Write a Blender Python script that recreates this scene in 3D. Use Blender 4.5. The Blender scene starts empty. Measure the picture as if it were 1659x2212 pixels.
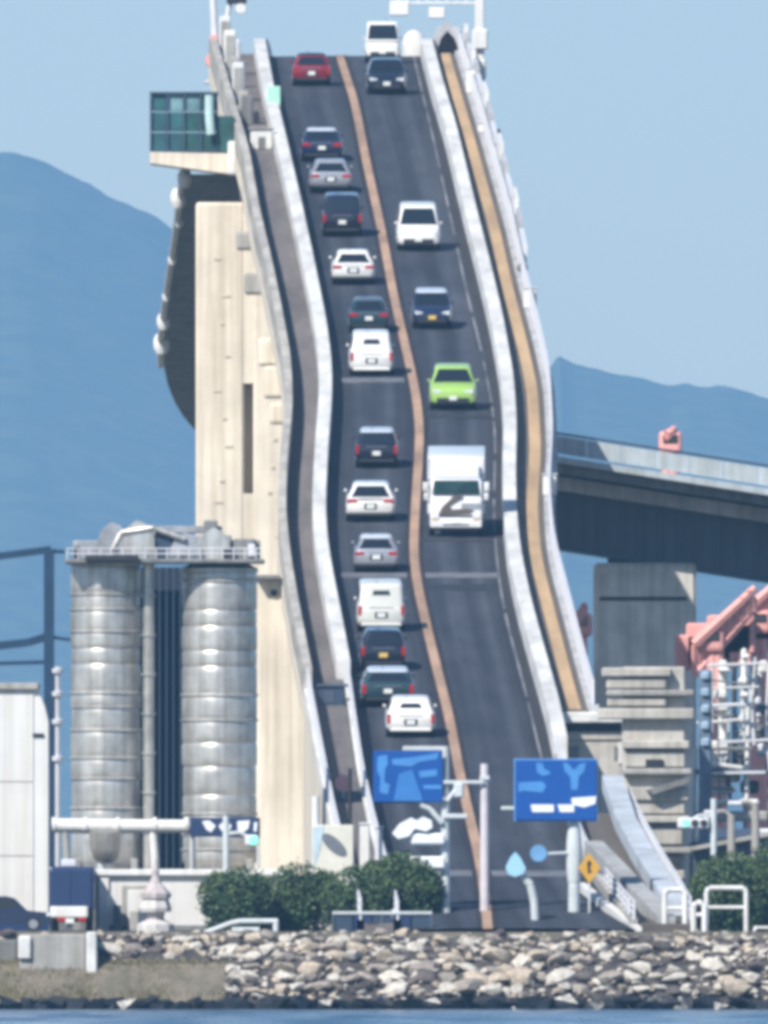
import bpy, bmesh, math, random
import numpy as np
from mathutils import Vector, Matrix, noise as mnoise
R = math.radians
random.seed(7)
rng = np.random.RandomState(11)
scene = bpy.context.scene
col = scene.collection

# ------------------------------------------------------------------ camera
CAM_Y, CAM_Z = -1900.0, 6.0          # on the far shore, a little above the water
KF = 102000.0                        # focal length in units of the 1659-wide survey grid
HORIZON = 1858.0
cam_d = bpy.data.cameras.new('camera')
cam = bpy.data.objects.new('camera', cam_d); col.objects.link(cam)
cam_d.sensor_fit = 'HORIZONTAL'; cam_d.sensor_width = 36.0
cam_d.lens = 36.0 * KF / 1659.0
cam_d.clip_start = 10.0; cam_d.clip_end = 60000.0
cam.location = (0, CAM_Y, CAM_Z)
cam.rotation_euler = (R(90) + math.atan((HORIZON - 1106.0) / KF), 0, 0)
scene.camera = cam

# ------------------------------------------------------------------ sky, sun, exposure
SUN = Vector((-0.42, -0.60, 0.68)).normalized()
sun_el = math.asin(SUN.z); sun_az = math.atan2(SUN.x, SUN.y)
world = bpy.data.worlds.new('World'); scene.world = world; world.use_nodes = True
wn = world.node_tree.nodes; wl = world.node_tree.links; wn.clear()
w_out = wn.new('ShaderNodeOutputWorld'); w_bg = wn.new('ShaderNodeBackground')
w_sky = wn.new('ShaderNodeTexSky'); w_sky.sky_type = 'NISHITA'; w_sky.sun_disc = False
w_sky.sun_elevation = sun_el; w_sky.sun_rotation = sun_az
w_sky.altitude = 0.0; w_sky.air_density = 1.0; w_sky.dust_density = 0.35; w_sky.ozone_density = 5.0
w_bg.inputs['Strength'].default_value = 0.09
wl.new(w_sky.outputs[0], w_bg.inputs['Color']); wl.new(w_bg.outputs[0], w_out.inputs['Surface'])
sl = bpy.data.lights.new('sun', 'SUN'); sl.energy = 4.2; sl.angle = R(0.5); sl.color = (1.0, 0.94, 0.86)
so = bpy.data.objects.new('sun', sl); col.objects.link(so)
so.rotation_euler = SUN.to_track_quat('Z', 'Y').to_euler(); so.location = (-200, -200, 300)
scene.view_settings.view_transform = 'Standard'; scene.view_settings.look = 'None'
scene.view_settings.exposure = 0.6; scene.view_settings.gamma = 1.0
scene.view_settings.use_curve_mapping = False
scene.render.engine = 'CYCLES'
cy = scene.cycles
cy.use_denoising = True; cy.max_bounces = 6; cy.diffuse_bounces = 3; cy.glossy_bounces = 3
cy.transmission_bounces = 3; cy.volume_bounces = 1; cy.transparent_max_bounces = 6
cy.caustics_reflective = False; cy.caustics_refractive = False
cy.sample_clamp_indirect = 4.0
cy.filter_width = 4.6

# ------------------------------------------------------------------ survey helpers
def PX(u, Y): return (u - 829.5) * (Y - CAM_Y) / KF
def PZ(v, Y): return CAM_Z + (HORIZON - v) * (Y - CAM_Y) / KF
def P(u, v, Y): return Vector((PX(u, Y), Y, PZ(v, Y)))
def ppm(Y): return KF / (Y - CAM_Y)
LAND = 3.1

# ------------------------------------------------------------------ mesh helpers
class MB:
    def __init__(s): s.v = []; s.f = []
    def add(s, vs, fs):
        b = len(s.v); s.v += [tuple(p) for p in vs]; s.f += [tuple(i + b for i in f) for f in fs]; return s
    def box(s, x0, x1, y0, y1, z0, z1):
        return s.add([(x0,y0,z0),(x1,y0,z0),(x1,y1,z0),(x0,y1,z0),(x0,y0,z1),(x1,y0,z1),(x1,y1,z1),(x0,y1,z1)],
                     [(0,3,2,1),(4,5,6,7),(0,1,5,4),(1,2,6,5),(2,3,7,6),(3,0,4,7)])
    def rbox(s, x0, x1, y0, y1, z0, z1, r=0.03, seg=1):
        bm = bmesh.new(); bmesh.ops.create_cube(bm, size=1.0)
        for q in bm.verts:
            q.co = ((x0+x1)/2+q.co.x*(x1-x0), (y0+y1)/2+q.co.y*(y1-y0), (z0+z1)/2+q.co.z*(z1-z0))
        r = min(r, abs(x1-x0)*.45, abs(y1-y0)*.45, abs(z1-z0)*.45)
        bmesh.ops.bevel(bm, geom=bm.edges[:], offset=r, segments=seg, affect='EDGES', profile=.5)
        s.bm(bm); return s
    def bm(s, bm, M=None):
        bm.verts.index_update()
        s.add([(M @ q.co) if M else q.co.copy() for q in bm.verts], [[q.index for q in f.verts] for f in bm.faces]); bm.free(); return s
    def prism(s, pts, axis, a, b):
        """2D outline extruded along an axis. axis y: pts (x,z); axis x: pts (y,z); axis z: pts (x,y)"""
        n = len(pts)
        def mk(p, t):
            return {'y': (p[0], t, p[1]), 'x': (t, p[0], p[1]), 'z': (p[0], p[1], t)}[axis]
        return s.add([mk(p, a) for p in pts] + [mk(p, b) for p in pts],
                     [tuple(range(n)), tuple(range(2*n-1, n-1, -1))] + [(i, i+n, (i+1) % n + n, (i+1) % n) for i in range(n)])
    def cyl(s, p0, p1, r0, r1=None, n=12):
        p0 = Vector(p0); p1 = Vector(p1); r1 = r0 if r1 is None else r1
        d = (p1-p0).normalized(); a = d.orthogonal().normalized(); b = d.cross(a)
        vs = []
        for p, r in ((p0, r0), (p1, r1)):
            vs += [p + a*math.cos(2*math.pi*i/n)*r + b*math.sin(2*math.pi*i/n)*r for i in range(n)]
        return s.add(vs, [tuple(range(n-1,-1,-1)), tuple(range(n, 2*n))] + [(i, (i+1)%n, (i+1)%n+n, i+n) for i in range(n)])
    def tube(s, pts, r, n=8):
        for a, b in zip(pts[:-1], pts[1:]): s.cyl(a, b, r, n=n)
        return s
    def lathe(s, c, prof, n=32):
        c = Vector(c); m = len(prof); vs = []
        for r, z in prof:
            vs += [c + Vector((r*math.cos(2*math.pi*i/n), r*math.sin(2*math.pi*i/n), z)) for i in range(n)]
        fs = [(k*n+i, k*n+(i+1)%n, (k+1)*n+(i+1)%n, (k+1)*n+i) for k in range(m-1) for i in range(n)]
        fs += [tuple(range(n-1,-1,-1)), tuple(range((m-1)*n, m*n))]
        return s.add(vs, fs)
    def loft(s, rings, cap=True):
        n = len(rings[0]); m = len(rings); vs = [p for r in rings for p in r]
        fs = [(k*n+i, k*n+(i+1)%n, (k+1)*n+(i+1)%n, (k+1)*n+i) for k in range(m-1) for i in range(n)]
        if cap: fs += [tuple(range(n-1,-1,-1)), tuple(range((m-1)*n, m*n))]
        return s.add(vs, fs)
    def mesh(s, name, smooth=False, off=(0,0,0)):
        me = bpy.data.meshes.new(name)
        o = Vector(off); me.from_pydata([Vector(p)-o for p in s.v], [], s.f); me.update()
        bm = bmesh.new(); bm.from_mesh(me); bmesh.ops.recalc_face_normals(bm, faces=bm.faces[:]); bm.to_mesh(me); bm.free()
        if smooth:
            for p in me.polygons: p.use_smooth = True
            me.set_sharp_from_angle(angle=R(38))
        return me
    def build(s, name, mat, parent=None, smooth=False, local=False):
        """vertices are world coordinates unless local; the object's origin is its parent's"""
        off = (0,0,0)
        if parent is not None and not local:
            off = root_of(parent)['_o']
        me = s.mesh(name, smooth, off); o = bpy.data.objects.new(name, me); col.objects.link(o)
        if mat: me.materials.append(mat)
        if parent is not None: o.parent = parent
        return o
ORG = {}
def root_of(o):
    while o.parent: o = o.parent
    return {'_o': ORG.get(o.name, (0,0,0))}
def tag(o, label=None, cat=None, group=None, kind=None):
    if label: o['label'] = label
    if cat: o['category'] = cat
    if group: o['group'] = group
    if kind: o['kind'] = kind
    return o
def thing(name, loc, label, cat, group=None):
    o = bpy.data.objects.new(name, None); col.objects.link(o); o.location = loc; o.empty_display_size = .3
    ORG[o.name] = tuple(loc); return tag(o, label, cat, group)

# ------------------------------------------------------------------ materials
MATS = {}
def mat(name, c, rough=.7, metal=0.0, var=.12, scale=1.2, c2=None, streak=0.0, bump=0.0, bscale=8.0, coat=0.0, world_co=False, spec=.5, emit=None, estr=0, ymap=None):
    if name in MATS: return MATS[name]
    m = bpy.data.materials.new(name); m.use_nodes = True; MATS[name] = m
    n = m.node_tree.nodes; l = m.node_tree.links; b = n['Principled BSDF']
    b.inputs['Roughness'].default_value = rough; b.inputs['Metallic'].default_value = metal
    b.inputs['Specular IOR Level'].default_value = spec
    if coat: b.inputs['Coat Weight'].default_value = coat; b.inputs['Coat Roughness'].default_value = .08
    if emit: b.inputs['Emission Color'].default_value = (*emit, 1); b.inputs['Emission Strength'].default_value = estr
    tc = n.new('ShaderNodeTexCoord')
    co = tc.outputs['Object']
    if world_co:
        g = n.new('ShaderNodeNewGeometry'); co = g.outputs['Position']
    if ymap:
        mq = n.new('ShaderNodeMapping'); mq.inputs['Scale'].default_value = ymap; l.new(co, mq.inputs['Vector']); co = mq.outputs['Vector']
    if c2 is None: c2 = tuple(max(0, x*(1-2.2*var)) for x in c)
    nz = n.new('ShaderNodeTexNoise'); nz.inputs['Scale'].default_value = scale; nz.inputs['Detail'].default_value = 6; nz.inputs['Roughness'].default_value = .65
    l.new(co, nz.inputs['Vector'])
    rp = n.new('ShaderNodeValToRGB'); rp.color_ramp.elements[0].position = .36; rp.color_ramp.elements[1].position = .62
    rp.color_ramp.elements[0].color = (*c2, 1); rp.color_ramp.elements[1].color = (*c, 1)
    l.new(nz.outputs['Fac'], rp.inputs['Fac'])
    out = rp.outputs['Color']
    if streak:
        mp = n.new('ShaderNodeMapping'); mp.inputs['Scale'].default_value = (2.2, 2.2, .09); l.new(co, mp.inputs['Vector'])
        ns = n.new('ShaderNodeTexNoise'); ns.inputs['Scale'].default_value = 1.3; ns.inputs['Detail'].default_value = 5; l.new(mp.outputs['Vector'], ns.inputs['Vector'])
        r2 = n.new('ShaderNodeValToRGB'); r2.color_ramp.elements[0].position = .33; r2.color_ramp.elements[1].position = .58
        k = 1-streak; r2.color_ramp.elements[0].color = (k*.98, k*.95, k*.9, 1); r2.color_ramp.elements[1].color = (1,1,1,1)
        l.new(ns.outputs['Fac'], r2.inputs['Fac'])
        mx = n.new('ShaderNodeMix'); mx.data_type = 'RGBA'; mx.blend_type = 'MULTIPLY'; mx.inputs['Factor'].default_value = 1
        l.new(out, mx.inputs[6]); l.new(r2.outputs['Color'], mx.inputs[7]); out = mx.outputs[2]
    l.new(out, b.inputs['Base Color'])
    if bump:
        nb = n.new('ShaderNodeTexNoise'); nb.inputs['Scale'].default_value = bscale; nb.inputs['Detail'].default_value = 6; l.new(co, nb.inputs['Vector'])
        bp = n.new('ShaderNodeBump'); bp.inputs['Strength'].default_value = bump; bp.inputs['Distance'].default_value = .06
        l.new(nb.outputs['Fac'], bp.inputs['Height']); l.new(bp.outputs['Normal'], b.inputs['Normal'])
    return m
M_white = mat('white_paint', (.78,.78,.76), .5, var=.06, scale=.8, streak=.12)
M_parapet = mat('parapet_concrete', (.74,.735,.70), .8, var=.15, scale=.9, ymap=(1,.10,1), bump=.1, bscale=5)
M_cream = mat('cream_concrete', (.80,.72,.59), .85, var=.07, scale=.4, streak=.2, bump=.2, bscale=3)
M_conc = mat('grey_concrete', (.40,.39,.36), .9, var=.12, scale=.5, streak=.22, bump=.3, bscale=3)
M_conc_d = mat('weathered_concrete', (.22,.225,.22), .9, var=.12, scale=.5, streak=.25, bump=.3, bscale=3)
M_walk_shade = mat('walkway_shade_paving', (.12,.105,.088), .9, var=.12, scale=.6, ymap=(1,.08,1))  # dark base colour carries the parapet's shadow on the right walkway
M_walk_lit = mat('orange_sunlit_strip', (.54,.375,.21), .85, var=.16, scale=.5, ymap=(1,.05,1))  # sunlit part of the right walkway, put into the colour
M_walk_l = mat('left_walkway_paving', (.175,.155,.148), .9, var=.18, scale=.6, ymap=(1,.06,1))
M_rail = mat('pale_rail_paint', (.68,.69,.72), .5, var=.07, scale=.7)
M_galv = mat('galvanised_steel', (.70,.685,.64), .42, metal=.62, var=.16, scale=.8, streak=.3)
M_pole = mat('pale_steel_pole', (.6,.65,.66), .5, var=.08, scale=.9, streak=.08)
M_steel_d = mat('dark_blue_steel', (.035,.06,.1), .5, var=.1, scale=.7)
M_girder_b = mat('slate_girder_paint', (.075,.10,.14), .55, var=.14, scale=.3, streak=.25)
M_blue = mat('sign_blue', (.003,.075,.33), .4, var=.05, scale=1.0)
M_blue2 = mat('sign_light_blue', (.07,.26,.60), .4, var=.08, scale=1.0)
M_mark = mat('sign_white', (.8,.84,.86), .4, var=.03)
M_black = mat('black_rubber', (.012,.012,.014), .8, var=.1)
M_trim = mat('dark_plastic', (.02,.021,.024), .6, var=.1)
M_rim = mat('alloy_rim', (.5,.5,.52), .35, metal=.8, var=.05)
M_glass = mat('dark_car_glass', (.012,.016,.022), .06, var=.02, spec=.8)
M_hlamp = mat('headlamp_lens', (.72,.76,.8), .15, var=.05, coat=.5)
M_tlamp = mat('tail_lamp_lens', (.42,.012,.015), .2, var=.05, coat=.5)
M_plate = mat('plate_white', (.78,.8,.76), .5, var=.03)
M_plate_y = mat('plate_yellow', (.75,.52,.12), .5, var=.03)
M_red = mat('red_crane_paint', (.55,.10,.09), .55, var=.12, scale=.7)
M_pink = mat('faded_red_paint', (.84,.40,.36), .6, var=.12, scale=.7)
M_amber = mat('warning_yellow', (.62,.34,.03), .5, var=.06)
M_orange = mat('centre_strip_paint', (.48,.31,.20), .75, var=.2, scale=.7, ymap=(1,.08,1))
M_greenmesh = mat('teal_mesh', (.03,.15,.16), .6, var=.3, scale=.45, c2=(.012,.06,.075))
M_mint = mat('mint_panel', (.42,.75,.6), .5, var=.08)
M_wallw = mat('warehouse_wall', (.70,.695,.67), .8, var=.05, scale=.25, streak=.1)
M_navy = mat('navy_paint', (.012,.03,.10), .3, coat=.6, var=.05)
M_rockwet = mat('wet_dark_rock', (.022,.026,.03), .35, var=.2, scale=1.5, bump=.6, bscale=3)
M_soil = mat('ground_soil', (.15,.14,.11), .95, var=.2, scale=.6, bump=.4, bscale=2)
M_bark = mat('bark', (.07,.05,.035), .9, var=.15)
M_line = mat('worn_line_paint', (.24,.235,.245), .7, var=.2, scale=.6, c2=(.045,.047,.055), ymap=(1,.1,1))

def asphalt():
    m = bpy.data.materials.new('asphalt'); m.use_nodes = True; n = m.node_tree.nodes; l = m.node_tree.links; b = n['Principled BSDF']
    b.inputs['Roughness'].default_value = .88; b.inputs['Specular IOR Level'].default_value = .3
    tc = n.new('ShaderNodeTexCoord'); co = tc.outputs['UV']
    def noise(sc, mp=None, det=5):
        z = n.new('ShaderNodeTexNoise'); z.inputs['Scale'].default_value = sc; z.inputs['Detail'].default_value = det
        if mp:
            q = n.new('ShaderNodeMapping'); q.inputs['Scale'].default_value = mp; l.new(co, q.inputs['Vector']); l.new(q.outputs['Vector'], z.inputs['Vector'])
        else: l.new(co, z.inputs['Vector'])
        return z.outputs['Fac']
    def ramp(f, p0, p1, a, c):
        r = n.new('ShaderNodeValToRGB'); r.color_ramp.elements[0].position = p0; r.color_ramp.elements[1].position = p1
        r.color_ramp.elements[0].color = (*a, 1); r.color_ramp.elements[1].color = (*c, 1); l.new(f, r.inputs['Fac']); return r.outputs['Color']
    base = ramp(noise(.9, (1,.12,1)), .3, .7, (.032,.037,.049), (.050,.056,.070))
    trk = ramp(noise(1.0, (1.25,.004,.01), 2), .38, .64, (.70,.70,.74), (1.22,1.21,1.18))
    pat = ramp(noise(.35, (1,.06,1), 3), .60, .70, (1,1,1), (1.45,1.42,1.36))
    sx = n.new('ShaderNodeSeparateXYZ'); l.new(co, sx.inputs[0]); dv = n.new('ShaderNodeMath'); dv.operation = 'DIVIDE'; dv.inputs[1].default_value = 8.0; l.new(sx.outputs['X'], dv.inputs[0])
    ln = n.new('ShaderNodeValToRGB'); cr = ln.color_ramp
    for pos, g_ in ((.09,.80),(.16,1.22),(.24,.82),(.33,1.2),(.42,.85),(.55,.85),(.64,1.24),(.74,.88),(.83,1.22),(.92,.80)):
        e_ = cr.elements.new(pos); e_.color = (g_,g_,g_,1)
    cr.elements[0].color = (.7,.7,.7,1); cr.elements[-1].color = (.7,.7,.7,1); l.new(dv.outputs[0], ln.inputs['Fac'])
    lane = ln.outputs['Color']
    big = ramp(noise(.25, (.6,.05,1), 3), .4, .6, (.86,.86,.9), (1.14,1.13,1.1))
    spot = ramp(noise(2.2, (1,.2,1), 2), .26, .33, (.55,.55,.58), (1,1,1))
    o = base
    for x in (trk, pat, spot, lane, big):
        mx = n.new('ShaderNodeMix'); mx.data_type = 'RGBA'; mx.blend_type = 'MULTIPLY'; mx.inputs['Factor'].default_value = 1
        l.new(o, mx.inputs[6]); l.new(x, mx.inputs[7]); o = mx.outputs[2]
    l.new(o, b.inputs['Base Color']); return m
M_asph = asphalt()
def paint(name, c, rough=.28, metal=0.0):
    return mat('paint_'+name, c, rough, metal=metal, var=.035, scale=1.5, coat=.5)

# ------------------------------------------------------------------ road alignment
YS, ZS, YC, GR, KC = 8.0, 3.2, 470.0, 0.0849, 0.00059
def zroad(Y):
    if Y < YS: return ZS
    if Y < YC: return ZS + GR*(Y-YS) - .0 
    t = Y-YC; tm = (GR+.06)/KC
    z0 = ZS + GR*(YC-YS)
    if t < tm: return z0 + GR*t - .5*KC*t*t
    return z0 + GR*tm - .5*KC*tm*tm - .06*(t-tm)
def vrow(Y): return HORIZON - (zroad(Y)-CAM_Z)*KF/(Y-CAM_Y)
_Yt = np.arange(4, 586, .5); _vt = np.array([vrow(y) for y in _Yt])
def yrow(v): return float(np.interp(-v, -_vt, _Yt))       # the row rises with distance
T = {
 'C': [(122,733),(220,765),(370,795),(490,822),(650,852),(770,880),(850,898),(930,907),(1000,904),(1100,897),(1200,893),(1270,902),(1380,927),(1480,952),(1560,972),(1670,992),(1760,1012),(1840,1032),(1920,1046),(2010,1054)],
 'LI': [(122,572),(230,592),(330,617),(480,652),(620,682),(740,706),(830,717),(900,717),(1000,709),(1120,703),(1200,706),(1270,717),(1370,737),(1480,758),(1600,775),(1700,790),(1800,812),(1900,840),(2010,870)],
 'LO': [(122,462),(250,500),(367,535),(500,558),(600,582),(685,600),(818,625),(918,630),(1052,617),(1150,614),(1250,624),(1350,641),(1460,663),(1555,682),(1640,698),(1722,714),(1800,730),(1900,755),(2010,790)],
 'RI': [(122,908),(210,930),(310,960),(480,1000),(620,1035),(730,1060),(850,1081),(950,1088),(1050,1085),(1150,1087),(1230,1095),(1330,1115),(1420,1139),(1510,1164),(1560,1178),(1650,1197),(1750,1218),(1860,1250),(1940,1302),(2010,1372)],
 'RO': [(122,973),(300,1026),(500,1082),(618,1108),(752,1143),(852,1165),(985,1172),(1100,1164),(1200,1171),(1250,1181),(1340,1205),(1450,1233),(1530,1255),(1620,1285),(1720,1322),(1820,1368),(1900,1412),(2010,1482)],
 'E': [(122,893),(310,938),(480,975),(650,1012),(760,1040),(880,1064),(950,1070),(1100,1066),(1180,1070),(1270,1080),(1350,1096),(1500,1136),(1650,1172),(1750,1192),(1860,1216),(2010,1250)],
}
LINE = {}
_Yd = np.arange(0, 905, 2.0)
for k, tb in T.items():
    vs = np.array([a for a, _ in tb], float); us = np.array([b for _, b in tb], float)
    X = np.zeros_like(_Yd)
    for i, y in enumerate(_Yd):
        if y <= 575: X[i] = (np.interp(vrow(y), vs, us)-829.5)*(y-CAM_Y)/KF
        else: X[i] = X[i-1]*(y-CAM_Y)/(y-2-CAM_Y) + .006*2
    ker = np.exp(-.5*(np.arange(-8, 9)/3.2)**2); ker /= ker.sum()
    LINE[k] = np.convolve(np.pad(X, 8, mode='edge'), ker, mode='valid')
    LINE[k][:5] = X[:5]
def LX(k, Y): return float(np.interp(Y, _Yd, LINE[k]))
def strip(mb, ka, oa, kb, ob, dz0, dz1, Y0, Y1, step=4.0, za=None):
    """a solid bar between two alignment lines, dz0..dz1 above the road"""
    ys = list(np.arange(Y0, Y1, step)) + [Y1]
    rings = []
    for y in ys:
        a = LX(ka, y)+oa; b = LX(kb, y)+ob; z = zroad(y); zb = z+dz0 if za is None else za
        rings.append([(a,y,zb),(b,y,zb),(b,y,z+dz1),(a,y,z+dz1)])
    return mb.loft(rings)
YE = 860.0
road = MB()
ys = list(np.arange(5.5, YE+.1, 3.0))
for i in range(len(ys)-1):
    pass
vs = []; fs = []; NX = 8
for y in ys:
    a = LX('LI', y)-.05; b = LX('RI', y)+.05
    for j in range(NX+1):
        t = j/NX; vs.append((a+(b-a)*t, y, zroad(y)+.05*(1-(2*t-1)**2)))
for i in range(len(ys)-1):
    for j in range(NX):
        q = i*(NX+1)+j; fs.append((q, q+1, q+NX+2, q+NX+1))
road.add(vs, fs)
o_road = road.build('road', M_asph, smooth=True)
uvl = o_road.data.uv_layers.new(name='UVMap')
for lp in o_road.data.loops:
    k_ = lp.vertex_index; uvl.data[lp.index].uv = ((k_ % (NX+1))/NX*8.0, ys[k_//(NX+1)])
tag(o_road, 'steep asphalt carriageway climbing over the bridge to the crest', None, None, 'structure')
# raised painted centre strip, worn edge line, joints, patches: on the road
mb = MB(); strip(mb, 'C', -.2, 'C', .2, .03, .10, 5, 640); mb.build('centre_strip', M_orange, o_road)
mb = MB(); strip(mb, 'C', -.42, 'C', -.22, .04, .058, 5.5, 640); strip(mb, 'C', .22, 'C', .42, .04, .058, 5.5, 640)
mb.build('rumble_border', mat('dark_border_paint', (.022,.016,.02), .85, var=.25, scale=.6, ymap=(1,.05,1)), o_road)
mb = MB()
y = 90.0
while y < 600:
    d = random.uniform(16, 60)
    strip(mb, 'E', -.05, 'E', .06, .02, .046, y, y+d); y += d + random.uniform(2, 8)
mb.build('edge_line', M_line, o_road)
for ka, oa, kb, ob in (('LI', .02, 'LI', .42), ('RI', -.42, 'RI', -.02)):
    mb = MB(); strip(mb, ka, oa, kb, ob, .0, .022, 9, 640); mb.build('gutter', mat('gutter_dark', (.026,.024,.027), .9, var=.2, scale=.7, ymap=(1,.06,1)), o_road)  # darker strip along the foot of each inner parapet
y = 40.0
M_joint = mat('joint_concrete', (.17,.18,.20), .85, var=.2, scale=1.0)
M_jdark = mat('joint_dark', (.022,.025,.033), .8, var=.2, scale=1.0)
for v, hi in ((828, 1), (1250, 1), (905, 0), (1172, 0), (1895, 1)):
    yj = yrow(v)
    mb = MB()
    for sgn in ((-1, 'LI', 'C', .45, -.4), (1, 'C', 'RI', .4, -.5)):
        if v == 828 and sgn[0] == 1: continue
        if v in (905, 1172) and sgn[0] == -1: continue
        strip(mb, sgn[1], sgn[3], sgn[2], sgn[4], .02, .075, yj, yj+(2.4 if hi else 1.2))
    mb.build('expansion_joint', M_joint if hi else M_jdark, o_road)
    if hi and v == 1250:
        mb = MB(); strip(mb, 'C', .5, 'RI', -1.1, .02, .07, yj-7, yj-4); mb.build('asphalt_patch', M_jdark, o_road)

# ------------------------------------------------------------------ bridge
bridge = thing('bridge', (0, 120, LAND), 'long concrete road bridge climbing steeply to a crest, with white parapets and walkways', 'bridge')
W_ABUT = yrow(1500); YR1 = yrow(1540)
M_shade_strip = mat('parapet_shade', (.06,.05,.048), .9, var=.15, scale=.5)  # dark strip paints the outer parapet's shadow on the left walkway
# walkways, girder spans
spans = [8.5, W_ABUT, yrow(1250), yrow(850), 440.0, 585.0, 720.0, YE]
for i, (a, b) in enumerate(zip(spans[:-1], spans[1:])):
    a += .0 if i == 0 else .06; b -= .06
    mb = MB(); strip(mb, 'LO', 0, 'LI', -.35, -.3, .16, a, b); mb.build('walkway', M_walk_l, bridge)
    mb = MB(); strip(mb, 'LO', .1, 'LO', .55, .15, .19, a, b); mb.build('parapet_shade_strip', M_shade_strip, bridge)
    if i == 0:
        for c, d, kk, ob in ((a, 62.0, 'RO', .25), (62.06, YR1, 'RI', .75), (YR1+.06, b, 'RO', .25)):
            mb = MB(); strip(mb, 'LO', -.3, kk, ob, 0, -.32, c, d, za=LAND-.6); mb.build('approach_wall', M_cream, bridge)
            if kk == 'RO':
                mb = MB(); strip(mb, 'RI', .35, 'RO', .25, -.3, .16, c, d); mb.build('walkway', M_walk_shade, bridge)
                if c > 50: mb = MB(); strip(mb, 'RO', -.58, 'RO', -.06, .15, .19, c, d); mb.build('sunlit_strip', M_walk_lit, bridge)
        continue
    mb = MB(); strip(mb, 'RI', .35, 'RO', .25, -.3, .16, a, b); mb.build('walkway', M_walk_shade, bridge)
    mb = MB(); strip(mb, 'RO', -.58, 'RO', -.06, .15, .19, a, b); mb.build('sunlit_strip', M_walk_lit, bridge)
    if i == 0: pass
    else:
        mb = MB(); dep = -2.3 if i < 4 else -3.2
        strip(mb, 'LO', -.33, 'RO', .3, -1.1, -.32, a, b); mb.build('deck_slab', M_cream, bridge)
        mb = MB(); strip(mb, 'LO', .1, 'RO', -.6, dep, -1.12, a, b); mb.build('girder', M_cream if i < 4 else M_conc, bridge)
# parapets in long cast panels
M_outer = mat('outer_parapet', (.52,.49,.43), .88, var=.2, scale=.9, ymap=(1,.12,1), bump=.2, bscale=4)
M_railbase = mat('rail_base_concrete', (.52,.53,.55), .85, var=.16, scale=.35, streak=.2, bump=.2, bscale=3)
def panels(ka, oa, kb, ob, z0, z1, Y0, Y1, m, nm, L=24.0):
    y = Y0
    while y < Y1-1:
        e = min(y+L, Y1); mb = MB(); strip(mb, ka, oa, kb, ob, z0, z1, y, e-.3)
        mb.build(nm, m, bridge); y = e
YLEFT = yrow(1475)
panels('LI', -.6, 'LI', 0, -.2, .95, YLEFT, YE, M_parapet, 'parapet_panel')
panels('LO', -.3, 'LO', .06, -.35, 1.15, W_ABUT, YE, M_outer, 'parapet_panel', 11.0)
panels('RI', 0, 'RI', .6, -.2, .95, yrow(1640), YE, M_parapet, 'parapet_panel')
panels('RO', .2, 'RO', .7, -.35, .34, YR1+.1, YE, M_railbase, 'kerb_panel')
panels('RO', .2, 'RO', .5, -.35, .34, 9, 62, M_conc, 'kerb_panel')
panels('RI', 0, 'RI', .3, -.2, .38, 9, yrow(1645), M_conc, 'kerb_panel')
panels('LI', -.3, 'LI', 0, -.2, .34, 9, YLEFT-.5, M_parapet, 'kerb_panel')
panels('LO', -.3, 'LO', 0, -.35, .3, 9, W_ABUT-.5, M_parapet, 'kerb_panel')
def railing(k, off, Y0, Y1, h, m, spacing=2.0, base=.3, nm='railing', rails=(1.0, .66, .33)):
    mb = MB()
    ys = np.arange(Y0, Y1, spacing)
    for y in ys:
        x = LX(k, y)+off; z = zroad(y)
        mb.box(x-.045, x+.045, y-.045, y+.045, z+base, z+h)
    for f in rails:
        zz = base+(h-base)*f
        strip(mb, k, off-.04, k, off+.04, zz-.05, zz+.04, Y0, Y1)
    o = mb.build(nm, m, bridge); tag(o, kind='stuff'); return o
railing('RO', .45, YR1+.2, YE-100, 1.35, M_rail, 1.6, .3, rails=(1.0,.8,.6,.4,.2))
railing('RO', .3, 9, 62, 1.2, M_rail, 2.0, .3)
railing('LI', -.15, 9, YLEFT-.5, 1.05, M_rail, 2.0, .3)
railing('LO', -.15, 9, W_ABUT-.5, 1.15, M_rail, 2.0, .3)
railing('RI', .15, 9, yrow(1645), 1.05, M_rail, 2.0, .3)
# piers
def pier(u0, u1, vtop, Y, depth, m, cap=None, groove=None):
    x0, x1, zt = PX(u0, Y), PX(u1, Y), PZ(vtop, Y)
    mb = MB(); z = LAND-1
    if groove:
        g0, g1 = PX(groove[0], Y), PX(groove[1], Y); gz1, gz0 = PZ(groove[2], Y), PZ(groove[3], Y)
        mb.rbox(x0, g0, Y, Y+depth, z, zt, .12); mb.rbox(g1, x1, Y+.003, Y+depth, z, zt-.004, .12)
        mb.box(g0-.2, g1+.2, Y+1.2, Y+depth-.3, z, zt-.3); mb.box(g0-.2, g1+.2, Y+.06, Y+1.3, z, gz0); mb.box(g0-.2, g1+.2, Y+.06, Y+1.3, gz1, zt-.05)
    else: mb.rbox(x0, x1, Y, Y+depth, z, zt, .12)
    o = mb.build('pier', m, bridge)
    if cap:
        zz = PZ(cap, Y); mb = MB(); mb.rbox(x0-.25, x1+.25, Y-.25, Y+depth+.2, zz-.35, zz+.2, .05); mb.build('pier_cap', m, o)
    return o
pA = pier(423, 655, 437, 446, 9, M_cream, groove=(527, 547, 828, 1066))
pB = pier(556, 690, 1244, 188, 4, M_cream)
pier(640, 960, 900, 305, 4, M_cream)
mb = MB()
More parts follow.
